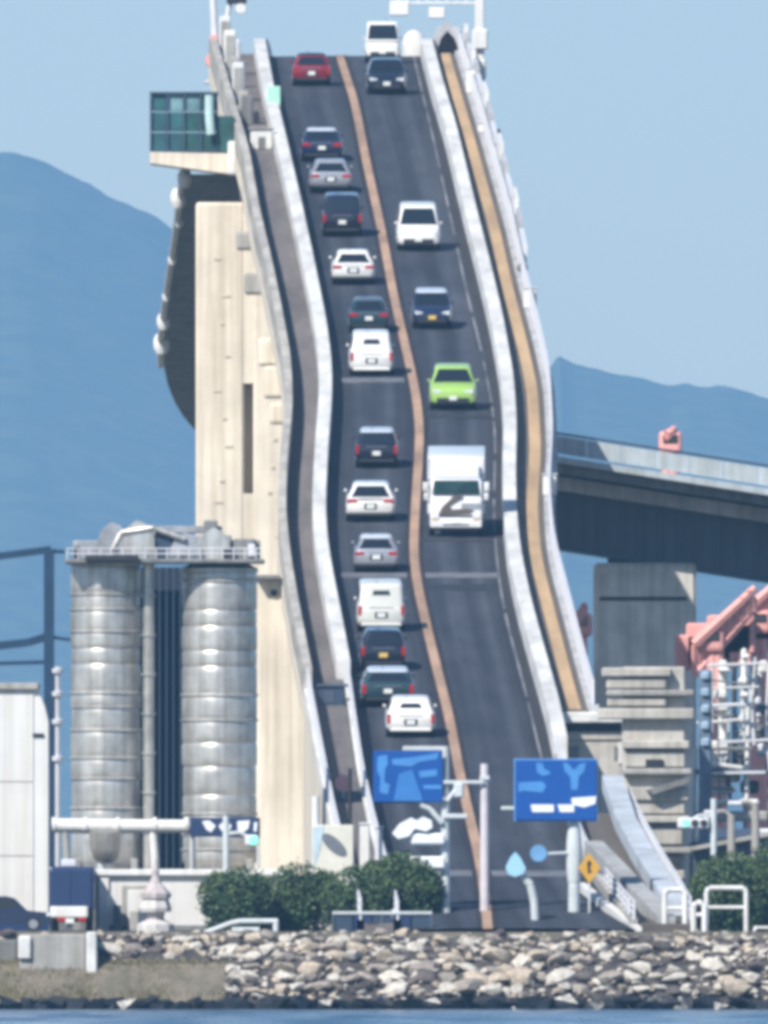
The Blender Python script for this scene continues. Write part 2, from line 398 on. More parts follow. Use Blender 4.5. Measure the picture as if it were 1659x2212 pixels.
for (u, v, w, h) in ((470, 560, 16, 5), (488, 640, 20, 5), (480, 700, 9, 6), (492, 770, 12, 5), (470, 845, 18, 5), (485, 905, 10, 6), (495, 965, 18, 5), (480, 1040, 12, 6), (472, 1085, 20, 6), (595, 950, 10, 8), (590, 1010, 9, 7), (583, 1065, 10, 7), (600, 1160, 12, 5)):
    p = P(u, v, 445.9); k = 1/ppm(446)
    mb.rbox(p.x-w*k/2, p.x+w*k/2, 445.96, 446.05, p.z-h*k/2, p.z+h*k/2, .02)
tag(mb.build('formwork_plug', mat('plug_mortar', (.56,.485,.385), .9), pA), kind='stuff')
mb = MB()
p = P(592, 1281, 188); mb.cyl((p.x,187.85,p.z), (p.x,188.1,p.z), .16, n=14); mb.build('drain_outlet', M_trim, pB)
mb = MB(); mb.rbox(PX(552,188), PX(606,188), 187.2, 192.2, PZ(1252,188), PZ(1242,188), .04); mb.build('bearing_shelf', M_conc_d, pB)
# pier-head brackets and drain pipes along the left fascia of the upper span
for v, w, hgt in ((470, 26, 40), (560, 20, 46), (700, 34, 60), (760, 40, 70), (840, 26, 46)):
    y = yrow(v)+6; x = LX('LO', y)
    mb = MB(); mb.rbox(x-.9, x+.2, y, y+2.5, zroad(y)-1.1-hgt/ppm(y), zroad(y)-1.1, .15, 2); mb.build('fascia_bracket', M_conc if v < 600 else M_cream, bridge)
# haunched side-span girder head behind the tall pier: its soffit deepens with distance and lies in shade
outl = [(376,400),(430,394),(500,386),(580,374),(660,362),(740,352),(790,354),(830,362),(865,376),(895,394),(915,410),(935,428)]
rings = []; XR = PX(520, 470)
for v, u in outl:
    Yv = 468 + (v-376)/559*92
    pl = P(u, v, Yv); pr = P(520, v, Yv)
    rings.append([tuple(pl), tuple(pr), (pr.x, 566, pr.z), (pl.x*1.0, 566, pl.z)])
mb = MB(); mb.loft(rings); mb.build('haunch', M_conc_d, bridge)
mb = MB(); pts = [P(u-7, v, 468+(v-376)/559*92) for v, u in outl[:7]]
mb.tube(pts, .16, 8); o = mb.build('inspection_rail', M_white, bridge, smooth=True)
for (v, u, r) in ((385, 402, .36), (428, 388, .4), (480, 390, .2), (560, 375, .22), (640, 362, .2), (694, 356, .34), (742, 352, .42)):
    Yv = 467 + (v-376)/559*92; p = P(u-3, v, Yv)
    mb = MB(); mb.lathe(p-Vector((0,0,r*1.4)), [(.02,0),(r*.6,.1*r),(r,.9*r),(r,1.8*r),(r*.7,2.5*r),(.03,2.8*r)], 14); mb.build('rail_lamp', M_white, bridge, smooth=True)
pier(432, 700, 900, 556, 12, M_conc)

# platform with teal mesh box beside the crest
YP = 462.0
plat = thing('mesh_enclosure', tuple(P(420, 340, YP)), 'teal mesh enclosure on a cream cantilevered slab left of the crest', 'platform')
def q(u0,u1,v0,v1,Y0,Y1,r=.03):
    mb = MB(); mb.rbox(PX(u0,YP),PX(u1,YP),Y0,Y1,PZ(v1,YP),PZ(v0,YP),r); return mb
mb = MB(); mb.prism([(PX(u,YP),PZ(v,YP)) for u,v in ((324,328),(520,332),(524,378),(470,372),(324,352))], 'y', YP, YP+7); mb.build('slab', M_cream, plat)
for u in (326, 362, 398, 434):
    for v0, v1 in ((203, 240), (242, 284), (286, 326)):
        q(u+1, u+34, v0, v1, YP+.5, YP+.62).build('mesh_panel', [M_greenmesh, mat('teal_mesh_pale', (.20,.38,.42), .6, var=.25, scale=.6), mat('teal_mesh_deep', (.02,.11,.10), .6, var=.3, scale=.6)][(0 if v0 > 203 else (1 if u in (362,398) else 0)) if not (u > 380 and v0 > 240) else 2], plat)
for u in (325, 361, 397, 433, 469):
    q(u-1.5, u+1.5, 198, 330, YP+.3, YP+.7, .01).build('post', M_steel_d, plat)
q(324, 472, 198, 203, YP+.3, YP+.75, .01).build('top_rail', M_steel_d, plat)
q(470, 505, 250, 330, YP+.4, YP+5).build('side_panel', mat('teal_mesh_deep', (.02,.11,.10)), plat)
mb = MB(); mb.tube([P(452, 205, YP+.1), P(452, 250, YP+.1), P(456, 290, YP+.1)], .23, 10); mb.build('downpipe', mat('mint_pipe', (.5,.68,.66), .5), plat, smooth=True)
q(326, 468, 324, 329, YP+.2, YP+6.5, .01).build('floor_beam', M_steel_d, plat)
mb = MB(); mb.rbox(PX(492,YP), PX(522,YP), YP-.6, YP+1, PZ(378,YP), PZ(305,YP), .1, 2); mb.build('end_block', M_parapet, plat)

# things along the left side near the crest
def boxy(name, u0, u1, v0, v1, Y, d, m, label, cat, r=.05, group=None):
    mb = MB(); x0,x1,z0,z1 = PX(u0,Y),PX(u1,Y),PZ(v1,Y),PZ(v0,Y)
    t = thing(name, ((x0+x1)/2, Y+d/2, z0), label, cat, group); return t, (x0,x1,z0,z1)
YM = yrow(262)
t, (x0,x1,z0,z1) = boxy('route_panel', 578, 606, 186, 262, YM, .2, None, 'small mint green panel sign standing on the left parapet near the crest', 'sign')
mb = MB(); mb.rbox(x0,x1,YM,YM+.08,PZ(234,YM),z1,.03); mb.build('panel', M_mint, t)
mb = MB(); mb.rbox(x0+.1,x0+.32,YM+.09,YM+.25,zroad(YM)+.9,PZ(190,YM),.03); mb.build('post', M_pole, t)
YM = yrow(330)
t, (x0,x1,z0,z1) = boxy('control_cabinet', 541, 588, 280, 338, YM, .8, None, 'square white equipment cabinet on the left walkway below the crest', 'cabinet')
zc = zroad(YM)+.16
mb = MB(); mb.rbox(x0,x1,YM,YM+.8,zc,z1,.05); mb.build('housing', M_parapet, t)
mb = MB(); mb.rbox(PX(558,YM),PX(574,YM),YM-.03,YM+.02,PZ(322,YM),PZ(296,YM),.02); mb.build('door', M_conc_d, t)
mb = MB(); mb.rbox(x0-.1,x1+.1,YM-.1,YM+.9,z1,z1+.1,.03); mb.build('cap', M_conc, t)
YM = yrow(275)
t, (x0,x1,z0,z1) = boxy('electric_cabinet', 500, 560, 215, 275, YM, .9, None, 'grey equipment cabinets on the left walkway beside the mesh enclosure', 'cabinet')
for a, b, v0, mm in ((0, .38, 228, M_conc), (.40, .78, 205, M_conc_d), (.8, 1.0, 240, M_trim)):
    mb = MB(); mb.rbox(x0+(x1-x0)*a, x0+(x1-x0)*b, YM, YM+.8, zroad(YM)+.16, PZ(v0,YM), .05); mb.build('housing', mm, t)
    mb = MB(); mb.rbox(x0+(x1-x0)*(a+.05), x0+(x1-x0)*(b-.05), YM-.03, YM-.005, zroad(YM)+.4, PZ(v0+10,YM), .02); mb.build('door', mm, t)
# signal mast at the crest, left
YM = 560.0
t = thing('signal_mast', (PX(470,YM), YM, zroad(YM)), 'pale mast with red and white round lamps rising at the left of the crest', 'mast')
mb = MB(); mb.cyl(P(472, 215, YM), P(458, -40, YM), .26, .16, 12); mb.build('pole', M_rail, t, smooth=True)
mb = MB(); mb.tube([P(500, 180, YM), P(486, 60, YM), P(497, 4, YM)], .14, 10); mb.build('brace', M_rail, t, smooth=True)
for u, v, r, mm in ((459, 130, .40, M_pink), (470, 152, .34, M_white), (462, 85, .26, M_pink), (520, 18, .3, M_white)):
    p = P(u, v, YM-.35); mb = MB(); mb.cyl(p, p+Vector((0,.35,0)), r*.9, r, 18); mb.build('round_lamp', mm, t, smooth=True)
mb = MB(); p = P(510, 0, YM-.4); mb.rbox(p.x-.5, p.x+.55, p.y, p.y+.4, p.z-.2, p.z+.45, .08); mb.build('lamp_hood', M_trim, t)
mb = MB(); mb.rbox(PX(478,YM), PX(520,YM), YM+.2, YM+.9, zroad(YM)-.2, PZ(85,YM), .1); mb.build('base_cabinet', M_rail, t)
mb = MB(); mb.rbox(PX(440,YM), PX(500,YM), YM-.5, YM+1.5, zroad(YM)-1.2, PZ(175,YM), .15); mb.build('plinth', M_parapet, t)
# lit dark visor on parapet end
t = thing('crest_cabinets', (PX(500,505), 505, zroad(505)), 'cluster of grey and white housings on the left walkway at the crest', 'cabinet')
for k,(yy,du,w_,h_,m_) in enumerate(((478,.25,.5,1.5,M_outer),(494,.2,.6,2.0,M_rail),(508,.3,.55,1.6,M_conc),(524,.2,.6,2.3,M_parapet),(540,.3,.6,1.8,M_outer),(556,.2,.6,2.2,M_rail))):
    x = LX('LO', yy)+du; mb = MB(); mb.rbox(x, x+w_, yy, yy+.8, zroad(yy)+.16, zroad(yy)+.16+h_, .06); o = mb.build('housing', m_, t)
    mb = MB(); mb.rbox(x+.08, x+w_-.08, yy-.03, yy+.02, zroad(yy)+.5, zroad(yy)+h_-.1, .02); mb.build('door', M_conc if k % 2 else M_conc_d, o)
t = thing('wind_screen', (LX('RO',500)+.6, 500, zroad(500)), 'row of pale wind screen panels on the outer right railing near the crest', 'screen')
for k in range(17):
    y0 = 372+k*12.5; mb = MB(); hh = 1.5+.5*((k*7) % 3)/2
    mb.loft([[(LX('RO',yy)+.55,yy,zroad(yy)+.34),(LX('RO',yy)+.75,yy,zroad(yy)+.34),(LX('RO',yy)+.80,yy,zroad(yy)+hh),(LX('RO',yy)+.60,yy,zroad(yy)+hh)] for yy in (y0, y0+4, y0+8, y0+11.3-(k % 3)*2)])
    mb.build('panel', (M_rail, M_railbase, M_white)[k % 3], t)
# gantry at the crest, right
YM = 600.0
t = thing('sign_gantry', (PX(1036,YM), YM, zroad(YM)), 'white overhead gantry with hanging panels at the right of the crest', 'gantry')
zb = PZ(330, YM)
mb = MB(); mb.rbox(PX(1026,YM), PX(1046,YM), YM, YM+.4, zroad(YM)-3, PZ(-60,YM), .05); mb.build('post', M_white, t)
mb = MB()
for v in (4, -28): mb.rbox(PX(850,YM), PX(1044,YM), YM+.1, YM+.3, PZ(v+5,YM), PZ(v,YM), .03)
for k in range(9):
    u = 860+k*21; mb.cyl(P(u, 3, YM+.2), P(u+10, -26, YM+.2), .05, n=6)
mb.build('truss', M_white, t)
for u0,u1,v0,v1 in ((842,884,2,34),(926,962,16,40)):
    mb = MB(); mb.rbox(PX(u0,YM), PX(u1,YM), YM-.2, YM+.05, PZ(v1,YM), PZ(v0,YM), .06); mb.build('hanging_panel', M_white, t)
for v, w in ((85, 34), (150, 30)):
    mb = MB(); mb.rbox(PX(1020,YM), PX(1020+w,YM), YM-.3, YM, PZ(v+22,YM), PZ(v-22,YM), .08); mb.build('control_box', M_white, t)
# end post of the inner parapet and a pointed walkway hood at the crest
YM = 585.0; xq = PX(894,YM); zq = zroad(YM)
t = thing('parapet_end_post', (xq, YM, zq), 'pale rounded end post of the right inner parapet at the crest', 'post')
mb = MB(); mb.lathe((xq, YM, zq-.2), [(.62,0),(.62,.9),(.5,1.3),(.26,1.55),(.05,1.62)], 16); mb.build('shaft', M_parapet, t, smooth=True)
mb = MB(); mb.lathe((xq, YM, zq-.3), [(.8,0),(.8,.3),(.7,.36)], 16); mb.build('foot', M_conc, t)
YM = 590.0; t = thing('walkway_hood', (PX(966,YM), YM, zroad(YM)), 'pale pointed hood arching over the right walkway at the crest', 'arch')
def arch(u0,u1,vt,vb,vm): return [(PX(u,YM),PZ(v,YM)) for u,v in ((u0,vb),(u0,vm),((u0*2+966)/3,vt+16),(966,vt),((u1*2+966)/3,vt+16),(u1,vm),(u1,vb))]
oa, ia = arch(930,1006,46,150,100), arch(946,990,66,150,104)
for k in range(len(oa)-1):
    mb = MB(); mb.prism([oa[k],oa[k+1],ia[k+1],ia[k]],'y',YM,YM+1.6); mb.build('arch_segment', M_railbase, t)
mb = MB(); mb.prism(ia,'y',YM+1.2,YM+1.5); mb.build('inner_screen', M_conc_d, t)
for v, h, lab in ((215, 52, 'white service box on the right railing near the crest'), (300, 20, 'small white service box on the right railing below the crest box'), (680, 42, 'white service box on the right railing beside the dark oncoming car'), (1085, 44, 'white service box on the right railing beside the box truck')):
    y = yrow(v); x = LX('RO', y)+.45; z = zroad(y)+.32; k = 1/ppm(y)
    t = thing('service_box', (x, y, z), lab, 'box', 'service boxes on the right railing')
    mb = MB(); mb.rbox(x-.3, x+.32, y-.3, y+.3, z, z+h*k, .04); mb.build('housing', M_white, t)
    mb = MB(); mb.rbox(x-.36, x+.38, y-.36, y+.34, z+h*k, z+h*k+.06, .02); mb.build('lid', M_rail, t)
for v, u, lab in ((580, 1128, 'small dark round lamp on a stalk outside the right railing'), (300, 1072, 'dark narrow panel outside the right railing below the crest')):
    y = yrow(v+30); p = P(u, v, y); t = thing('railing_lamp', (p.x, y, zroad(y)), lab, 'lamp')
    mb = MB(); mb.cyl((p.x, y, zroad(y)-.5), (p.x, y, p.z), .06); mb.build('stalk', M_pole, t)
    mb = MB()
    if u > 1100: mb.lathe((p.x, y, p.z-.2), [(.05,0),(.24,.1),(.28,.25),(.2,.4),(.03,.48)], 14)
    else: mb.rbox(p.x-.2, p.x+.2, y-.1, y+.1, p.z-1.0, p.z+.5, .04)
    mb.build('lamp_head', M_conc_d if u > 1100 else M_girder_b, t)
    mb = MB(); mb.box(p.x-.9, p.x+.02, y-.05, y+.05, zroad(y)-.3, zroad(y)-.2); mb.build('arm', M_pole, t)

# ------------------------------------------------------------------ vehicles
def rrect(y0, y1, hw, z, r, n=3):
    """rounded rectangle ring in plan, counter-clockwise"""
    r = min(r, hw*.9, (y1-y0)*.45); pts = []
    for cx, cy, a0 in ((hw-r, y0+r, -90), (hw-r, y1-r, 0), (-hw+r, y1-r, 90), (-hw+r, y0+r, 180)):
        for i in range(n+1):
            a = R(a0+90*i/n); pts.append((cx+r*math.cos(a), cy+r*math.sin(a), z))
    return pts
TYRE = {}
def wheel_meshes(rad, w):
    key = (rad, w)
    if key not in TYRE:
        a = MB(); a.cyl((-w/2,0,0), (w/2,0,0), rad, n=20)
        b = MB(); b.cyl((-w/2-.012,0,0), (w/2+.012,0,0), rad*.62, n=12)
        TYRE[key] = (a.mesh('wheel', True), b.mesh('rim', True))
        TYRE[key][0].materials.append(M_black); TYRE[key][1].materials.append(M_rim)
    return TYRE[key]
def seat_on_road(t, Yc, X, away):
    z = zroad(Yc); g = (zroad(Yc+1)-zroad(Yc-1))/2; dx = (LX('C', Yc+2)-LX('C', Yc-2))/4
    t.location = (X, Yc, z+.075)
    t.rotation_euler = (math.atan(g), 0, -math.atan(dx)) if away else (-math.atan(g), 0, math.pi-math.atan(dx))
STY = {
 # L, H, belt, body stations (y frac, halfw frac, zbot, ztop), cabin base y0,y1 roof y0,y1 (fractions from rear), roof half-width fraction
 'sedan': dict(L=4.5, H=1.45, belt=.93, hood=.78, tail=.96, cb=(.05,.72), cr=(.25,.56), rw=.70, rg=(.12,.9)),
 'hatch': dict(L=3.9, H=1.52, belt=.96, hood=.86, tail=.95, cb=(.015,.76), cr=(.10,.60), rw=.74, rg=(.16,.88)),
 'wagon': dict(L=4.4, H=1.58, belt=1.0, hood=.9, tail=1.0, cb=(.012,.76), cr=(.09,.60), rw=.76, rg=(.2,.88)),
 'minivan': dict(L=4.4, H=1.85, belt=1.05, hood=.98, tail=1.05, cb=(.01,.84), cr=(.05,.66), rw=.80, rg=(.3,.9)),
 'van': dict(L=3.9, H=1.95, belt=1.08, hood=1.0, tail=1.08, cb=(.008,.95), cr=(.03,.80), rw=.86, rg=(.35,.85)),
}
def vehicle(name, cat, style, X_u, vb, away, pm, label, w=1.75, roof=None, roofm=None, rg=None, plate=None, lamp=None, sc=1.0, group=None, hs=1.0, rgx=.84, bright_glass=None, face=None, lower=None):
    S = STY[style]; L = S['L']*sc; H = S['H']*hs; bz = S['belt']*hs; hw = w/2
    Yn = yrow(vb); Yc = Yn + L/2; X = PX(X_u, Yn)
    t = thing(name, (X, Yc, zroad(Yc)), label, cat, group); seat_on_road(t, Yc, X, away)
    t.scale = (1.06, 1.06, 1.08)
    yr = -L/2; fy = lambda f: yr+f*L
    # lower body
    rings = []
    st = [(0,.86,.42,S['tail']*.86),(.012,.93,.32,S['tail']*.97),(.05,.985,.24,S['tail']),(.16,1,.22,bz),(.5,1,.2,bz),(.74,1,.22,bz*.99),(.80,.995,.22,(bz+S['hood']*hs)/2+.02),(.93,.96,.24,S['hood']*hs*.95),(.985,.88,.3,S['hood']*hs*.84),(1,.78,.4,S['hood']*hs*.74)]
    for f, wf, zb, zt in st:
        h = hw*wf; y = fy(f); m = zb+(zt-zb)*.55
        half = [(h*.86,zb),(h*.975,zb+.09),(h,m),(h*.975,zt-.12),(h*.93,zt-.03),(h*.8,zt+.005),(h*.35,zt+.02)]
        rings.append([(a,y,b) for a,b in half]+[(-a,y,b) for a,b in reversed(half)])
    mb = MB(); mb.loft(rings); mb.build('body', pm, t, True, True)
    # cabin
    b0,b1 = fy(S['cb'][0]), fy(S['cb'][1]); r0,r1 = fy(S['cr'][0]), fy(S['cr'][1]); hb = hw*.93; hr = hw*S['rw']
    zr = H-.10
    mb = MB(); mb.loft([rrect(b0,b1,hb,bz-.06,.16), rrect(r0,r1,hr,zr,.16)], cap=False); mb.build('cabin', pm, t, True, True)
    mb = MB(); mb.loft([rrect(r0,r1,hr,zr,.16), rrect(r0+.05,r1-.05,hr-.035,zr+.05,.16), rrect(r0+.16,r1-.18,hr-.13,H-.02,.16), rrect(r0+.4,r1-.5,hr-.35,H,.16)]); mb.build('roof', roofm or pm, t, True, True)
    g0,g1 = rg or S['rg']
    def pane(nm, end, f0, f1, xf, m=None):
        ya, yb = (b0, r0) if end < 0 else (b1, r1); za = bz-.06; o = .015*end; e = .006
        pts = []
        for f, hh in ((f0, hb*xf), (f1, (hb+(hr-hb)*f1)*xf)):
            y = ya+(yb-ya)*f+o; z = za+(zr-za)*f; pts += [(-hh,y,z),(hh,y,z)]
        a,b,c,d = pts
        # clipped upper corners read as a real window
        cx = .10*(c[0]); mbp = MB()
        poly = [a, b, (d[0]*.99, d[1]-(d[1]-b[1])*.25, d[2]-(d[2]-b[2])*.25), (d[0]*.9, d[1], d[2]), (c[0]*.9, c[1], c[2]), (c[0]*.99, c[1]-(c[1]-a[1])*.25, c[2]-(c[2]-a[2])*.25)]
        n = len(poly); bk = [(p[0], p[1]-end*.03, p[2]) for p in poly]
        mbp.add(poly+bk, [tuple(range(n)), tuple(range(2*n-1,n-1,-1))]+[(i,(i+1)%n,(i+1)%n+n,i+n) for i in range(n)])
        mbp.build(nm, m or M_glass, t, False, True)
    pane('rear_window', -1, g0, g1, rgx, bright_glass)
    pane('windscreen', 1, .10, .95, .90)
    for s in (-1, 1):
        mb = MB()
        for fa, fb in ((.06,.34),(.36,.64),(.66,.93)):
            if style in ('sedan',) and fa > .6: fb = .82
            pts = []
            for f in (.16, .86):
                hh = hb+(hr-hb)*f+.012; z = bz-.06+(zr-bz+.06)*f
                ya = b0+(r0-b0)*f; yb = b1+(r1-b1)*f; aa = max(fa, .09 if f < .5 else .06)
                pts += [(s*hh, ya+(yb-ya)*aa, z), (s*hh, ya+(yb-ya)*fb, z)]
            a,b,c,d = pts; ins = [(p[0]-s*.03,p[1],p[2]) for p in (a,b,d,c)]
            mb.add([a,b,d,c]+ins, [(0,1,2,3),(7,6,5,4)]+[(i,(i+1)%4,(i+1)%4+4,i+4) for i in range(4)])
        mb.build('side_window', M_glass, t, False, True)
        mb = MB(); mb.rbox(s*hw*.97-.0 if s > 0 else s*hw*.97-.12, s*hw*.97+.12 if s > 0 else s*hw*.97, fy(.70), fy(.70)+.12, bz+.01, bz+.12, .03); mb.build('door_mirror', pm, t, False, True)
        # lamps
        tl = lamp or ('high' if style in ('van','minivan','wagon','hatch') else 'wide')
        zt = S['tail']*hs
        if tl == 'high': bx = (hw*.80, hw*.96, zt-.42, zt-.04)
        else: bx = (hw*.52, hw*.95, zt-.26, zt-.10)
        xa, xb = sorted((s*bx[0], s*bx[1]))
        mb = MB(); mb.rbox(xa, xb, yr-.015, yr+.16, bx[2], bx[3], .03); mb.build('tail_lamp', M_tlamp, t, False, True)
        hz = S['hood']*hs*.80; xa, xb = sorted((s*hw*.48, s*hw*.86))
        mb = MB(); mb.prism([(xa, hz-.09),(xb, hz-.06 if s > 0 else hz-.09),(xb, hz+.09 if s > 0 else hz+.03),(xa, hz+.03 if s > 0 else hz+.09)], 'y', L/2-.14, L/2-.005); mb.build('headlamp', M_hlamp, t, False, True)
    # rear bumper trim, plates, grille
    mb = MB(); mb.rbox(-hw*.84, hw*.84, yr-.02, yr+.2, .22, .36, .04); mb.build('rear_bumper', lower or M_trim, t, False, True)
    mb = MB(); mb.rbox(-hw*.72, hw*.72, L/2-.14, L/2+.012, .24, S['hood']*hs*.55, .05); mb.build('grille', M_trim, t, False, True)
    zp = S['tail']*.62 if style != 'sedan' else S['tail']*.66
    mb = MB(); mb.rbox(-.17, .17, yr-.05, yr-.022, zp-.09, zp+.09, .01); mb.build('number_plate', plate or M_plate, t, False, True)
    mb = MB(); mb.rbox(-.17, .17, L/2+.014, L/2+.04, .42, .60, .01); mb.build('number_plate', plate or M_plate, t, False, True)
    mb = MB(); mb.rbox(-hw*.82, hw*.82, yr+.35, L/2-.35, .10, .26, .03); mb.build('underbody_block', M_black, t, False, True)  # black box added to block light and deepen the shadow under the car
    mb = MB(); mb.rbox(-.27, .27, yr-.021, yr+.1, zp-.13, zp+.13, .02); mb.build('plate_recess', M_trim, t, False, True)
    mb = MB(); mb.rbox(-hw*.5, hw*.5, yr-.018, yr+.1, S['tail']*hs-.115, S['tail']*hs-.085, .008); mb.build('tail_trim', M_rim, t, False, True)
    mb = MB(); mb.tube([(-hw*.2, r0+.25, H-.01), (-hw*.2, r0+.05, H+.14)], .012, 5); mb.build('aerial', M_trim, t, False, True)
    wr = .31; tm, rm = wheel_meshes(wr, .2)
    for fx, ff in ((-1,.19),(1,.19),(-1,.80),(1,.80)):
        wo = bpy.data.objects.new('wheel', tm); col.objects.link(wo); wo.parent = t; wo.location = (fx*(hw-.12), fy(ff), wr-.04)
        ro = bpy.data.objects.new('rim', rm); col.objects.link(ro); ro.parent = wo
    return t
GA, GB = 'cars driving up away from the camera', 'vehicles coming down towards the camera'
C_white = paint('white', (.82,.81,.77)); C_pearl = paint('pearl', (.72,.72,.66)); C_silver = paint('silver', (.50,.51,.54), .3, .5)
C_black = paint('black', (.012,.014,.024), .18); C_navy = paint('navy', (.012,.02,.055), .2); C_red = paint('red', (.22,.012,.02), .25)
C_grey = paint('grey', (.16,.19,.23), .28, .4); C_green = paint('lime', (.34,.55,.12), .3); C_teal = paint('dark_teal', (.02,.05,.06), .22)
C_lt = paint('pale_roof_sheen', (.55,.60,.66), .35); C_plum = paint('plum', (.014,.011,.02), .22)  # pale roof colour, also paints the sky sheen on car roofs
M_glass_l = mat('sunlit_rear_glass', (.10,.13,.16), .12, var=.05, spec=.8)
vehicle('hatchback','car','hatch',672,188,True,C_red,'dark red hatchback with black roof, just below the crest on the left lane',w=1.85,roofm=C_black,group=GA)
vehicle('sedan','car','sedan',694,352,True,C_navy,'dark navy sedan with a pale sheen coloured on its roof, second from the crest on the left lane',w=1.95,roofm=C_lt,group=GA)
vehicle('sedan','car','sedan',713,420,True,C_silver,'silver sedan following the dark navy sedan on the left lane',w=1.95,group=GA)
vehicle('minivan','car','minivan',738,514,True,C_plum,'black minivan between the silver sedan and a white sedan',w=1.85,group=GA,lamp='high')
vehicle('sedan','car','sedan',762,618,True,C_white,'white sedan behind the black minivan',w=1.95,group=GA)
vehicle('coupe','car','sedan',795,722,True,C_teal,'dark teal low coupe directly ahead of a rounded white minivan',w=1.8,roofm=C_grey,group=GA)
vehicle('minivan','car','minivan',801,815,True,C_white,'rounded white minivan with a small dark rear window above the pale road joint',w=1.95,rg=(.5,.78),rgx=.42,group=GA,lower=C_white)
vehicle('sedan','car','wagon',814,1014,True,C_black,'black car with a pale sheen coloured on its roof on the left lane just above the box truck',w=1.85,roofm=C_lt,group=GA)
vehicle('sedan','car','sedan',801,1130,True,C_white,'wide white sedan beside the box truck on the left lane',w=2.1,roofm=C_lt,group=GA,hs=1.08)
vehicle('sedan','car','sedan',812,1240,True,C_silver,'bright silver sedan just above the lower pale road joint',w=1.85,roofm=C_lt,group=GA)
vehicle('boxy_van','van','van',822,1368,True,C_pearl,'tall cream white van with a narrow dark rear window below the pale road joint',w=1.98,rg=(.55,.78),rgx=.40,group=GA,lower=C_pearl)
vehicle('dark_wagon','car','wagon',826,1452,True,C_black,'black wagon with a yellow plate, directly below the tall cream van',w=1.85,group=GA,plate=M_plate_y)
vehicle('pickup_van','van','wagon',836,1530,True,C_teal,'dark teal van with a wide pale roof beside the end of the left parapet',w=2.15,roofm=C_lt,group=GA,hs=.92)
vehicle('kei_van','van','hatch',886,1596,True,C_white,'lowest vehicle, a white boxy car close to the centre strip',w=1.98,group=GA,rg=(.45,.8),rgx=.5,lower=C_white)
vehicle('white_van','van','van',826,138,False,C_white,'white van cresting the bridge on the right lane',w=1.75,group=GB)
vehicle('dark_car','car','wagon',834,207,False,C_black,'black car just below the white van at the crest, right lane',w=1.9,group=GB)
vehicle('white_minivan','van','minivan',903,545,False,C_white,'large white minivan alone on the upper right lane',w=2.0,group=GB,hs=1.06)
vehicle('dark_sedan','car','wagon',932,714,False,C_navy,'dark blue oncoming car between the white minivan and the lime green car',w=1.8,roofm=C_lt,group=GB,plate=M_plate_y)
vehicle('green_car','car','hatch',978,889,False,C_green,'lime green hatchback coming down just above the box truck',w=2.05,group=GB,hs=1.18)

